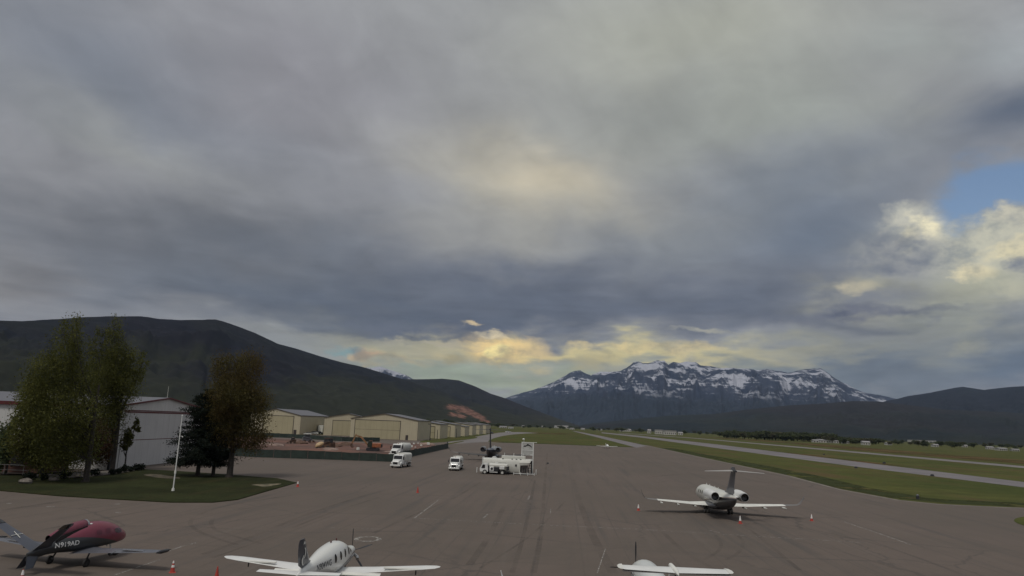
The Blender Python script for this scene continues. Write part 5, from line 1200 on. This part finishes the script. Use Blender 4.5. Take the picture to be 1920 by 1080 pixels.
# ================================================================== VEHICLES AND APRON EQUIPMENT
M_tank = pmat('tank_white', (.60, .60, .55), .42, 0, .08, .6)
M_truckw = pmat('truck_white', (.70, .71, .69), .35, 0, .06, 1, coat=.2)
M_lens = pmat('lamp_lens', (.60, .60, .55), .15, 0, .05, 3)
M_rustm = pmat('dusty_brown_steel', (.10, .055, .035), .8, 0, .35, 2)
M_exc = pmat('excavator_orange', (.30, .105, .045), .55, 0, .25, 1.5)
def bonnet_truck(label, loc, rz, body='tank', scale=1.0):
    t = thing('fuel_truck', label, 'fuel truck', loc, rz, 'white fuel trucks', scale)
    k = MB(); k.box(-4.2, 3.7, -.42, .42, .62, .85); k.build('chassis', M_dark, t)
    k = MB(); k.loft([[(3.95, -.70, .75), (3.95, .70, .75), (3.98, .62, 1.25), (3.98, -.62, 1.25)], [(3.8, -.86, .72), (3.8, .86, .72), (3.8, .74, 1.52), (3.8, -.74, 1.52)], [(2.5, -1.05, .72), (2.5, 1.05, .72), (2.5, .98, 1.82), (2.5, -.98, 1.82)]])
    hd = k.build('bonnet', M_truckw, t, 35)
    k = MB(); k.box(3.975, 4.02, -.5, .5, .80, 1.28); k.build('grille', M_black, hd)
    for sd in (-1, 1):
        k = MB(); k.loft([[(3.5, sd*.72, .7), (3.5, sd*1.16, .7), (3.5, sd*1.14, 1.05), (3.5, sd*.74, 1.12)], [(3.0, sd*.72, .9), (3.0, sd*1.2, .95), (3.0, sd*1.18, 1.28), (3.0, sd*.74, 1.34)], [(2.35, sd*.72, .7), (2.35, sd*1.2, .7), (2.35, sd*1.18, 1.2), (2.35, sd*.74, 1.3)]])
        k.build('mudguard', M_truckw, hd, 35)
        k = MB(); k.box(3.46, 3.56, sd*.92-.14, sd*.92+.14, .85, 1.02); k.build('headlight', M_lens, hd)
    k = MB(); k.box(3.85, 4.15, -1.15, 1.15, .42, .72, .04); k.build('bumper', M_truckw, t)
    k = MB(); W_ = 1.08; pf = [(2.55, .75), (2.5, 1.80), (2.14, 2.62), (1.92, 2.77), (1.02, 2.80), (1.0, .75)]
    k.loft([[(1.7+(x-1.7)*f_, yy, 1.7+(z-1.7)*f_) for x, z in pf] for yy, f_ in ((-W_, .96), (-W_+.05, 1.0), (W_-.05, 1.0), (W_, .96))])
    cb = k.build('cab', M_truckw, t, 30)
    k = MB(); k.add([(2.50, -.95, 1.84), (2.50, .95, 1.84), (2.18, .92, 2.56), (2.18, -.92, 2.56), (2.54, -.95, 1.84), (2.54, .95, 1.84), (2.22, .92, 2.56), (2.22, -.92, 2.56)], [(0, 1, 2, 3), (7, 6, 5, 4), (0, 4, 5, 1), (2, 6, 7, 3), (1, 5, 6, 2), (0, 3, 7, 4)]); k.build('windscreen', M_black, cb, 0)
    for sd in (-1, 1):
        k = MB(); k.prism([(2.32, 1.84), (1.35, 1.84), (1.35, 2.45), (2.08, 2.45)], sd*1.06, sd*1.095); k.build('side_window', M_black, cb, 0)
        k = MB(); k.box(2.5, 2.6, sd*1.38-.10, sd*1.38+.10, 1.72, 2.30, .02); k.tube([(2.4, sd*1.0, 2.2), (2.52, sd*1.36, 2.2)], .02, 5); k.build('mirror', M_dark, cb)
    k = MB()
    if body == 'tank':
        B = Body([(.7, 1.95, .55, .5, .5), (.62, 1.95, 1.02, .88, .80), (.5, 1.95, 1.12, .98, .9), (-3.9, 1.95, 1.12, .98, .9), (-4.05, 1.95, 1.02, .88, .8), (-4.12, 1.95, .55, .5, .5)], 24, 3.0); tk = B.mesh().build('tank', M_tank, t, 40)
    else:
        B = Body([(.72, 2.02, .9, .8, .7), (.62, 2.02, 1.14, 1.02, .9), (-4.0, 2.02, 1.14, 1.02, .9), (-4.1, 2.02, .9, .8, .7)], 24, 5.0); tk = B.mesh().build('tank', M_tank, t, 40)
    for sd in (-1, 1):
        k = MB(); k.box(-1.2, .5, sd*.55, sd*1.16, .55, 1.12, .03); k.build('locker', M_truckw, t)
        k = MB(); k.box(-.95, -.15, sd*1.163, sd*1.19, .62, 1.05); k.build('meter_panel', M_dark, t)
        k = MB(); k.prism([(-1.7, 1.12), (-3.9, 1.12), (-3.9, 1.2), (-1.7, 1.2)], sd*.66, sd*1.17); k.build('rear_mudguard', M_truckw, t)
        k = MB(); k.tube([(.3, sd*.7, 2.9), (.3, sd*.7, 3.02), (-3.8, sd*.7, 3.02), (-3.8, sd*.7, 2.9)], .02, 6); k.build('roof_rail', M_truckw, tk)
    for xx in (-.6, -2.2):
        k = MB(); k.cyl((xx, 0, 2.85), (xx, 0, 3.0), .26, n=14); k.build('hatch', M_truckw, tk)
    k = MB(); k.cyl((1.5, 0, 2.76), (1.5, 0, 2.92), .09); k.build('beacon', M_exc, cb)
    for sd in (-1, 1):
        wheel((3.0, sd*.95, .48), 'wheel', .48, .28, t, M_hub)
        for xx in (-2.2, -3.3): wheel((xx, sd*.92, .48), 'wheel', .48, .45, t, M_hub)
    return t
q = g(742, 877.5); bonnet_truck('white fuel truck with a tall box tank, in front of the green fence corner', (q.x+.6, q.y+3.6, 0), azrot(190), 'box', 1.02)
q = g(741, 857); bonnet_truck('white fuel truck just behind the other one at the fence corner', (q.x+.5, q.y+6, 0), azrot(193), 'tank', 1.28)
q = g(850, 883); bonnet_truck('white fuel truck standing alone, facing the camera, left of the big tank', (q.x+.3, q.y+3.8, 0), azrot(183.5), 'tank', 1.0)

# small white refuelling truck, side on
def refueller():
    q = g(928, 889.5)
    t = thing('refuelling_truck', 'small white refuelling truck side-on in front of the big fuel tank', 'fuel truck', (q.x, q.y+.6, 0), azrot(-84), None, 1.17)
    k = MB(); k.box(-2.5, 2.35, -.4, .4, .38, .58); k.build('chassis', M_dark, t)
    k = MB(); k.loft([[(2.62, s*.92, .45), (2.68, s*.92, 1.0), (2.32, s*.86, 1.72), (2.1, s*.8, 1.86), (1.35, s*.8, 1.88), (1.2, s*.92, 1.1), (1.2, s*.92, .45)] for s in (-1, 1)]); cb = k.build('cab', M_truckw, t, 30)
    k = MB(); k.add([(2.70, -.84, 1.02), (2.70, .84, 1.02), (2.37, .78, 1.68), (2.37, -.78, 1.68), (2.66, -.84, 1.02), (2.66, .84, 1.02), (2.33, .78, 1.68), (2.33, -.78, 1.68)], [(0, 1, 2, 3), (7, 6, 5, 4), (0, 4, 5, 1), (3, 2, 6, 7)]); k.build('windscreen', M_black, cb, 0)
    for sd in (-1, 1):
        k = MB(); k.prism([(2.42, 1.05), (1.75, 1.05), (1.75, 1.66), (2.18, 1.66)], sd*.90, sd*.935); k.build('side_window', M_black, cb, 0)
        k = MB(); k.box(1.0, 1.18, sd*.5, sd*.9, .5, 1.55, .02); k.build('hose_locker', M_dark, t)
        for n_, a_, b_, z0, z1, mm in (('pump_cabinet', .15, .95, .62, 1.35, M_truckw), ('hose_reel', -.75, .10, .62, 1.28, M_dark), ('pump_cabinet', -1.75, -.85, .95, 1.5, M_truckw)):
            k = MB(); k.box(a_, b_, sd*.62, sd*.92, z0, z1, .03); k.build(n_, mm, t)
        k = MB(); k.cyl((.5, sd*.925, 1.0), (.5, sd*.96, 1.0), .22, n=14); k.build('gauge', M_dark, t)
        k = MB(); k.box(-.55, .9, sd*.8, sd*.93, .36, .48); k.build('side_step', M_truckw, t)
        k = MB(); k.box(-2.45, -2.1, sd*.55, sd*.9, .75, 1.45, .02); k.build('rear_locker', M_dark, t)
        wheel((1.75, sd*.86, .38), 'wheel', .41, .24, t); wheel((-1.4, sd*.86, .38), 'wheel', .41, .24, t)
    B = Body([(1.05, 1.52, .5, .25, .25), (.98, 1.52, .78, .40, .38), (-2.25, 1.52, .78, .40, .38), (-2.32, 1.52, .5, .25, .25)], 20, 3.2); tk = B.mesh().build('tank', M_tank, t, 40)
    k = MB(); k.cyl((-.2, 0, 1.9), (-.2, 0, 2.06), .26, n=12); k.build('hatch', M_truckw, tk)
    k = MB(); k.tube([(-.7, .6, 1.9), (-.7, .6, 2.08), (-2.0, .6, 2.08), (-2.0, .6, 1.9)], .025, 5); k.build('roof_rail', M_dark, tk)
refueller()

# big above-ground fuel tank
def fuel_tank():
    q0 = g(903, 890); t = thing('fuel_tank', 'long white above-ground fuel tank with pump bay at its right end', 'fuel tank', (.55, 155.6, 0), R(-5), None)
    # local x along the tank, left end at -5.3, right end at +5.4
    k = MB()
    prof = [(-1.15, .35), (1.15, .35), (1.35, .7), (1.42, 2.5), (1.2, 3.0), (.8, 3.17), (-.8, 3.17), (-1.2, 3.0), (-1.42, 2.5), (-1.35, .7)]
    def rg(x, s_=1.0, z0=None): return [(x, y*s_, (max(z, z0) if z0 else z)) for y, z in prof]
    k.loft([rg(-5.25, .97), rg(-5.15), rg(2.6), rg(2.62, 1, 1.9), rg(4.2, 1, 2.05), rg(4.75, .99, 2.5), rg(4.95, .9, 2.7)])
    tk = k.build('tank', M_tank, t, 30)
    k = MB(); k.box(-5.38, -5.26, -1.5, 1.5, .2, 3.3); k.build('end_plate', M_truckw, t)
    k = MB(); k.box(-5.2, 4.6, -1.0, 1.0, .02, .34); k.build('skid', M_dark, t)
    k = MB(); k.box(-1.35, 3.75, -.55, .75, 3.18, 3.78, .05); wk = k.build('roof_box', M_tank, t)
    for i, xx in enumerate((-1.0, 1.0, 1.9, 2.8)):
        k = MB(); k.ball((xx, -1.0, 3.12), .20, .12, .12, 9, 6); k.build('vent_cap', M_dark, tk)
    k = MB(); k.cyl((-2.9, -.2, 3.15), (-2.9, -.2, 3.4), .55, n=16); k.cyl((-2.9, -.2, 3.4), (-2.9, -.2, 3.55), .32, n=16); k.build('manhole', M_truckw, tk)
    for xx in (-.8, 1.2, 3.2):
        k = MB(); k.cyl((xx, .4, 3.78), (xx, .4, 4.35), .05, n=8); k.build('vent_pipe', M_truckw, wk)
    # rail along the roof
    k = MB(); k.tube([(-1.0, .72, 4.1), (4.7, .72, 4.1)], .035, 6); k.build('walkway_rail', M_dark, wk)
    # pump bay
    k = MB(); k.box(2.75, 4.3, -.9, .9, .12, 1.85); k.build('pump_cabinet', pmat('bay_grey', (.16, .14, .13), .7, 0, .4, 2), t)
    for xx in (2.95, 3.4, 3.85):
        k = MB(); k.cyl((xx, -1.0, .3), (xx, -1.0, 1.5), .08, n=8); k.ball((xx, -1.0, 1.1), .16, n=8, m=6); k.build('valve', M_dark, t)
    k = MB(); k.tube([(4.5, -.8, .1), (4.55, -.9, 1.4), (4.9, -.9, 2.5), (5.1, -.6, 2.8)], .09, 8); k.build('hose', M_black, t)
    k = MB(); k.cyl((5.15, -.5, .05), (5.15, -.5, 3.0), .16, n=10); k.build('riser_pipe', M_dark, t)
    k = MB(); k.cyl((5.1, -.6, 2.9), (5.1, -.6, 3.3), .24, n=12); k.build('filter_bowl', M_truckw, t)
    k = MB(); k.box(2.55, 2.75, -1.42, -1.1, .1, 2.0); k.build('bay_post', M_tank, t)
    for xx, zz in ((1.7, 1.7), (-3.6, 1.5)):
        k = MB(); k.box(xx, xx+.35, -1.47, -1.40, zz, zz+.4); k.build('placard', M_dark, tk)
    return t
fuel_tank()
t = thing('guard_rail', 'low white pipe rail guarding the pump bay of the fuel tank', 'rail', (2.1, 152.7, 0), R(-5), None)
k = MB(); k.tube([(-.3, 0, .32), (4.1, 0, .32)], .06, 6); k.build('rail', M_truckw, t)
for xx in (-.3, 1.2, 2.7, 4.1):
    k = MB(); k.cyl((xx, 0, 0), (xx, 0, .62), .06, n=8); k.build('post', M_truckw, t)
for x, y, lb in ((894, 886, 'white bollard left of the fuel tank'), (1005, 890, 'white bollard right of the fuel tank')):
    q = g(x, y); k = MB(); k.cyl((0, 0, 0), (0, 0, 1.0), .09, n=10); k.ball((0, 0, 1.0), .09, n=10, m=5); o = k.build('bollard', M_truckw); o.location = q; tag(o, lb, 'bollard', 'bollards by the fuel tank')
# tall white sign frame with a dark mountain emblem
t = thing('sign_frame', 'tall white sign frame with a black mountain emblem behind the fuel tank', 'sign', (4.75, 157.6, 0), R(-4), None)
HT = 6.75
for xx in (-1.25, 1.25):
    k = MB(); k.box(xx-.09, xx+.09, -.09, .09, 0, HT); k.build('post', M_truckw, t)
for zz in (HT-.02, HT-1.65, HT-2.65):
    k = MB(); k.box(-1.16, 1.16, -.08, .08, zz-.16, zz); k.build('crossbar', M_truckw, t)
M_sign = pmat('sign_panel', (.42, .42, .40), .5, 0, .08, 2)
k = MB(); k.box(-1.16, 1.16, -.03, .03, HT-1.64, HT-.19); pn = k.build('sign_panel', M_sign, t)
k = MB(); k.box(-1.16, 1.16, -.03, .03, HT-2.64, HT-1.82); k.build('sign_panel', M_sign, t)
k = MB()
k.prism([(-.95, HT-.98), (-.60, HT-.68), (-.38, HT-.80), (-.12, HT-.45), (.05, HT-.35), (.22, HT-.52), (.48, HT-.62), (.75, HT-.78), (1.0, HT-1.20), (.86, HT-1.12), (.55, HT-.90), (.28, HT-.80), (.08, HT-.74), (-.15, HT-.82), (-.45, HT-1.0)], -.06, -.035)
k.build('mountain_emblem', M_black, pn, 0)
k = MB(); k.box(-.8, .3, -.05, -.034, HT-1.38, HT-1.28); k.build('emblem_line', M_truckw, pn)
k = MB(); k.tube([(-.85, 0, HT), (-.85, 0, HT+.5), (-.75, -.1, HT+.62)], .05, 6); k.ball((-.95, -.1, HT+.58), .26, .2, .18, 9, 6); k.build('lamp', M_truckw, t)
k = MB(); k.tube([(1.3, 0, HT-.05), (2.0, 0, HT-.05)], .05, 6); k.build('arm', M_truckw, t)
for i in range(6):
    k = MB(); k.box(-1.16, 1.16, -.05, .05, .35+i*.55, .40+i*.55); k.build('rung', M_truckw, t)

# traffic cones
def cone(label, loc, h, collars, group='traffic cones'):
    t = thing('traffic_cone', label, 'traffic cone', loc, random.random(), group)
    k = MB(); k.box(-.2*h/.75, .2*h/.75, -.2*h/.75, .2*h/.75, 0, .04, .01); k.build('base', M_orange, t)
    k = MB(); k.cyl((0, 0, .04), (0, 0, h), .15*h/.75, .03, 14); b_ = k.build('body', M_orange, t)
    for a, c_ in collars:
        r0 = .15*h/.75+(.03-.15*h/.75)*a; r1 = .15*h/.75+(.03-.15*h/.75)*c_
        k = MB(); k.cyl((0, 0, .04+a*(h-.04)), (0, 0, .04+c_*(h-.04)), r0+.006, r1+.006, 14, False); k.build('collar', M_refl, b_)
    return t
for x, y, h, cl, lb in ((323, 1074, .78, ((.42, .62), (.76, .98)), 'orange cone with white collars between the maroon jet and the white plane'), (406, 1084, .72, (), 'plain red cone at the bottom edge left of the white plane'), (40, 1092, .75, ((.55, .95),), 'white-topped cone cut off at the bottom edge below the maroon jet'),
                        (558, 913, .95, ((.45, .85),), 'cone with a white collar at the tip of the lawn'), (783, 924, .9, (), 'plain red cone in the middle of the open apron'),
                        (1197, 957.5, .85, ((.35, .95),), 'white and red cone left of the white jet'), (1388, 982, .92, ((.35, .98),), 'white and red cone just behind the white jet'), (1522, 977, .85, ((.35, .95),), 'white and red cone right of the white jet')):
    cone(lb, g(x, y), h, cl)
k = MB(); k.cyl((0, 0, 0), (0, 0, .9), .06, n=8); q = g(1388, 981); k = MB()
# dark barrel in the grass by the apron edge
q = g(1721, 936); t = thing('marker_light', 'small dark marker standing in the grass at the apron edge on the right', 'marker', q, 0, 'apron markers')
k = MB(); k.cyl((0, 0, 0), (0, 0, .5), .3, .25, 12); k.build('base', M_dark, t); k = MB(); k.ball((0, 0, .62), .25, n=10, m=6); k.build('lens', M_grey, t)
for x, y, s_, lb in ((1027, 870, .35, 'tiny dark chock lying on the apron right of the fuel tank'), (1545, 853, .5, 'small dark marker between taxiway and grass'), (1605, 878, .5, 'dark marker at the near taxiway edge'), (1658, 869.5, .6, 'dark marker post between taxiway and runway'), (1748, 893, .5, 'dark marker at the taxiway edge on the far right')):
    q = g(x, y); k = MB(); k.loft([[(-s_, -s_*.7, 0), (s_, -s_*.7, 0), (s_, s_*.7, 0), (-s_, s_*.7, 0)], [(-s_*.6, -s_*.4, s_*1.2), (s_*.6, -s_*.4, s_*1.2), (s_*.6, s_*.4, s_*1.2), (-s_*.6, s_*.4, s_*1.2)]]); o = k.build('marker_block', M_dark); o.location = q; tag(o, lb, 'marker', 'apron markers')

# construction machines
M_boom = pmat('dusty_boom_paint', (.26, .14, .065), .6, 0, .3, 1.5)
def excavator():
    q = g(699, 846); t = thing('excavator', 'orange tracked excavator with its boom folded to the left on the red ground', 'excavator', (q.x, q.y, .1), R(186), None, 1.08)
    for sd in (-1, 1):
        k = MB(); k.prism([(-1.9, .15), (-1.5, .02), (1.5, .02), (1.9, .15), (2.05, .5), (1.8, .85), (-1.8, .85), (-2.05, .5)], sd*.8, sd*1.4); k.build('track', M_dark, t)
    k = MB(); k.box(-.9, .9, -.8, .8, .5, 1.0); k.build('undercarriage', M_rustm, t)
    k = MB(); k.box(-2.4, .3, -1.3, 1.3, 1.05, 2.35, .12); bd = k.build('house', M_exc, t)
    k = MB(); k.box(-2.75, -2.42, -1.25, 1.25, 1.1, 2.1, .1); k.build('counterweight', M_dark, bd)
    k = MB(); k.loft([[(.3, s, 1.05), (1.55, s, 1.05), (1.7, s, 1.9), (1.35, s, 2.95), (.3, s, 2.95)] for s in (.35, 1.3)]); cb = k.build('cab', pmat('cab_green_black', (.03, .04, .03), .3), t)
    k = MB(); k.box(.25, 1.2, .30, 1.35, 2.953, 3.03, .02); k.build('cab_roof', M_exc, cb)
    k = MB(); k.loft([[(x, y, z) for x, z in ((.6, 1.3), (1.0, 1.2), (3.6, 4.2), (5.4, 4.6), (5.5, 4.25), (3.9, 3.75), (1.4, 1.1))] for y in (-.55, -.2)]); bm_ = k.build('boom', M_boom, t)
    k = MB(); k.tube([(1.2, -.38, 1.2), (2.2, -.38, 2.3)], .12, 8); k.tube([(2.2, -.38, 2.3), (3.0, -.38, 3.2)], .07, 8); k.build('hydraulic_ram', M_chrome, bm_)
    k = MB(); k.loft([[(x, y, z) for x, z in ((5.2, 4.9), (5.6, 4.7), (6.6, 2.2), (6.4, 1.9), (6.15, 2.1))] for y in (-.5, -.25)]); st = k.build('stick', M_boom, t)
    k = MB(); k.loft([[(x, y, z) for x, z in ((6.3, 2.1), (6.7, 2.0), (6.9, 1.3), (6.5, .75), (6.0, .75), (5.8, 1.1), (6.3, 1.2))] for y in (-.85, .1)]); k.build('bucket', M_rustm, t)
excavator()
def loader(label, x, y, rz, col, sc, nm='skid_loader'):
    q = g(x, y); t = thing(nm, label, 'loader', (q.x, q.y, .1), R(rz), 'construction machines', sc)
    k = MB(); k.prism([(-1.5, .4), (1.1, .4), (1.1, 1.1), (.3, 1.3), (-1.5, 1.5)], -.75, .75); k.build('body', col, t)
    k = MB(); k.prism([(-.9, 1.503), (.7, 1.31), (.6, 2.4), (-.8, 2.4)], -.6, .6); cb = k.build('cab', M_dark, t); k = MB(); k.box(-.95, .75, -.68, .68, 2.403, 2.5); k.build('cab_roof', col, cb)
    for sd in (-1, 1):
        k = MB(); k.tube([(-1.3, sd*.85, 1.7), (.6, sd*.85, 1.4), (1.7, sd*.85, .5)], .11, 6); k.build('lift_arm', col, t)
        for xx in (-.9, .7): wheel((xx, sd*.9, .42), 'wheel', .42, .3, t, M_rustm)
    k = MB(); k.prism([(1.6, .1), (2.4, .1), (2.45, .2), (1.8, .75), (1.6, .75)], -.95, .95); k.build('bucket', M_rustm, t)
    return t
loader('brown skid loader on the red ground left of the excavator', 614, 843, 150, M_rustm, 1.45)
loader('grey-topped loader farther back at the left of the red ground', 576, 830, 20, M_grey, 1.3)
loader('small dark loader near the back fence of the red ground', 548, 832, 200, M_rustm, .9)
q = g(598, 843.5); t = thing('concrete_mixer', 'small cream drum mixer beside the brown loader', 'mixer', (q.x, q.y, .1), R(30), 'construction machines', 1.5)
k = MB(); k.loft([[(x, y_*math.cos(a), 1.0+x*.35+y_*math.sin(a)) for a in np.linspace(0, 2*math.pi, 13)[:-1]] for x, y_ in ((-.8, .25), (-.6, .5), (0, .62), (.5, .5), (.85, .25))]); k.build('drum', pmat('cream_drum', (.50, .36, .20), .6, 0, .2, 2), t)
k = MB(); k.box(-.7, .7, -.4, .4, .25, .5); k.build('frame', M_dark, t)
for sd in (-1, 1): wheel((-.3, sd*.5, .25), 'wheel', .25, .12, t)
for x, y, sx, lb in ((648, 838, 1.1, 'heap of brown rubble between the loader and the excavator'), (565, 833, .9, 'low brown spoil heap near the back fence'), (632, 838.5, .8, 'smaller heap of rubble just right of the brown loader')):
    q = g(x, y); k = MB(); k.ball((0, 0, .1), 2.6*sx, 2.2*sx, 1.3*sx, 16, 8, .16); o = k.build('rubble_heap', M_rustm); o.location = (q.x, q.y, .05); tag(o, lb, 'heap', 'spoil heaps')
rg_ = random.Random(9)
for i, (x, y) in enumerate(((768, 835), (776, 834), (784, 833.5), (803, 835), (772, 840), (779, 842), (790, 839), (761, 836), (702, 835), (548, 824.5), (671, 845))):
    q = g(x, y); s_ = .35+.3*rg_.random(); k = MB(); k.loft([[(-s_, -s_*.6, 0), (s_, -s_*.6, 0), (s_, s_*.6, 0), (-s_, s_*.6, 0)], [(-s_*.9, -s_*.5, s_*1.5), (s_*.8, -s_*.5, s_*1.3), (s_*.9, s_*.5, s_*1.4), (-s_*.8, s_*.5, s_*1.6)]])
    o = k.build('material_sack', M_white2); o.location = (q.x, q.y, .3); o.rotation_euler.z = rg_.random()*3
    tag(o, 'small pale sack on the red ground, one of several beyond the rear fuel truck' if i < 8 else ('small pale sack beside the excavator', 'pale sack at the back fence', 'pale sack at the foot of the excavator track')[i-8], 'sack', 'pale sacks on the construction ground')

# parked cars and trailer by the left hangar
def car(label, x, y, rz, col, sc=1.0):
    q = g(x, y); t = thing('parked_car', label, 'car', q, R(rz), 'vehicles by the hangars', sc)
    k = MB(); k.loft([[(-2.2, s*.85, .35), (2.2, s*.85, .35), (2.25, s*.84, .75), (1.3, s*.86, .95), (-2.15, s*.86, 1.0)] for s in (-1, 1)]); k.build('body', col, t)
    k = MB(); k.loft([[(-1.9, -.8, .98), (1.2, -.8, .96), (1.2, .8, .96), (-1.9, .8, .98)], [(-1.4, -.66, 1.48), (.35, -.66, 1.5), (.35, .66, 1.5), (-1.4, .66, 1.48)]]); cb = k.build('windows', M_black, t); k = MB(); k.box(-1.38, .33, -.64, .64, 1.503, 1.53); k.build('roof', col, cb)
    for sd in (-1, 1):
        for xx in (-1.4, 1.4): wheel((xx, sd*.78, .33), 'wheel', .33, .2, t)
    for sd in (-1, 1):
        k = MB(); k.box(2.2, 2.27, sd*.6-.14, sd*.6+.14, .62, .76); k.build('headlight', M_lens, t)
car('white parked car beside the left cream hangar', 588, 814.5, 185, M_truckw, 1.25)
car('dark parked car between the white car and the tall trailer', 597, 814.2, 180, M_dark, 1.1)
car('small pale car at the left end of the parked cars', 577, 815.5, 175, M_white2, 1.0)
car('pale car just right of the tall trailer', 608, 811.5, 170, M_white2, 1.1)
q = g(602.5, 814); t = thing('box_trailer', 'tall white box trailer standing end-on beside the parked cars', 'trailer', q, R(95), 'vehicles by the hangars', 1.0)
k = MB(); k.box(-5, 5, -1.5, 1.5, .8, 5.2, .06); bx_ = k.build('box', M_truckw, t)
k = MB(); k.box(-5.06, -5.003, -1.4, 1.4, .9, 5.1); k.build('rear_door', M_white2, bx_)
for sd in (-1, 1): wheel((-3.0, sd*1.2, .5), 'wheel', .5, .4, t, M_dark)
car('dark car on the taxilane beside the farthest hangar', 922, 813.6, 80, M_dark, 1.4)
car('white van near the curve of the taxilane', 953, 811.3, 30, M_truckw, 1.5)

# lamp posts by the hangars
for x, y, h, lb, heads in ((806, 826, 9.0, 'dark lamp post with two heads beside the largest cream hangar', 2), (819.5, 824, 5.6, 'short dark post right of the two-headed lamp', 0), (855.5, 820.5, 6.0, 'dark post in front of the mid-row hangar', 0), (612, 813, 8.5, 'dark lamp post between the trailer and the half hidden hangar', 1)):
    q = g(x, y); t = thing('lamp_post', lb, 'lamp post', q, 0, 'posts by the hangars')
    k = MB(); k.cyl((0, 0, 0), (0, 0, h), .22, .14, 8); k.build('post', M_dark, t)
    k = MB(); k.cyl((0, 0, 0), (0, 0, .5), .35, n=10); k.build('base', M_dark, t)
    for i in range(heads):
        s_ = 1 if i else -1; k = MB(); k.box(s_*.95-.45, s_*.95+.45, -.3, .3, h-.4+i*.5, h+i*.5, .05); k.tube([(0, 0, h-.2), (s_*.95, 0, h-.2+i*.5)], .07, 5); k.build('lamp_head', M_dark, t)
# ================================================================== the air
hz = MB(); hz.box(-17000, 17000, -1500, 15500, -3, 1750)
m = bpy.data.materials.new('valley_haze'); m.use_nodes = True; G = NG(m.node_tree)
m.node_tree.nodes.remove(m.node_tree.nodes['Principled BSDF'])
v = G.n('ShaderNodeVolumePrincipled'); v.inputs['Color'].default_value = (.60, .74, 1, 1); v.inputs['Density'].default_value = 2.2e-5; v.inputs['Anisotropy'].default_value = .2
m.node_tree.links.new(v.outputs[0], [n_ for n_ in m.node_tree.nodes if n_.type == 'OUTPUT_MATERIAL'][0].inputs['Volume'])
hz.build('haze', m, kind='stuff', smooth=0)
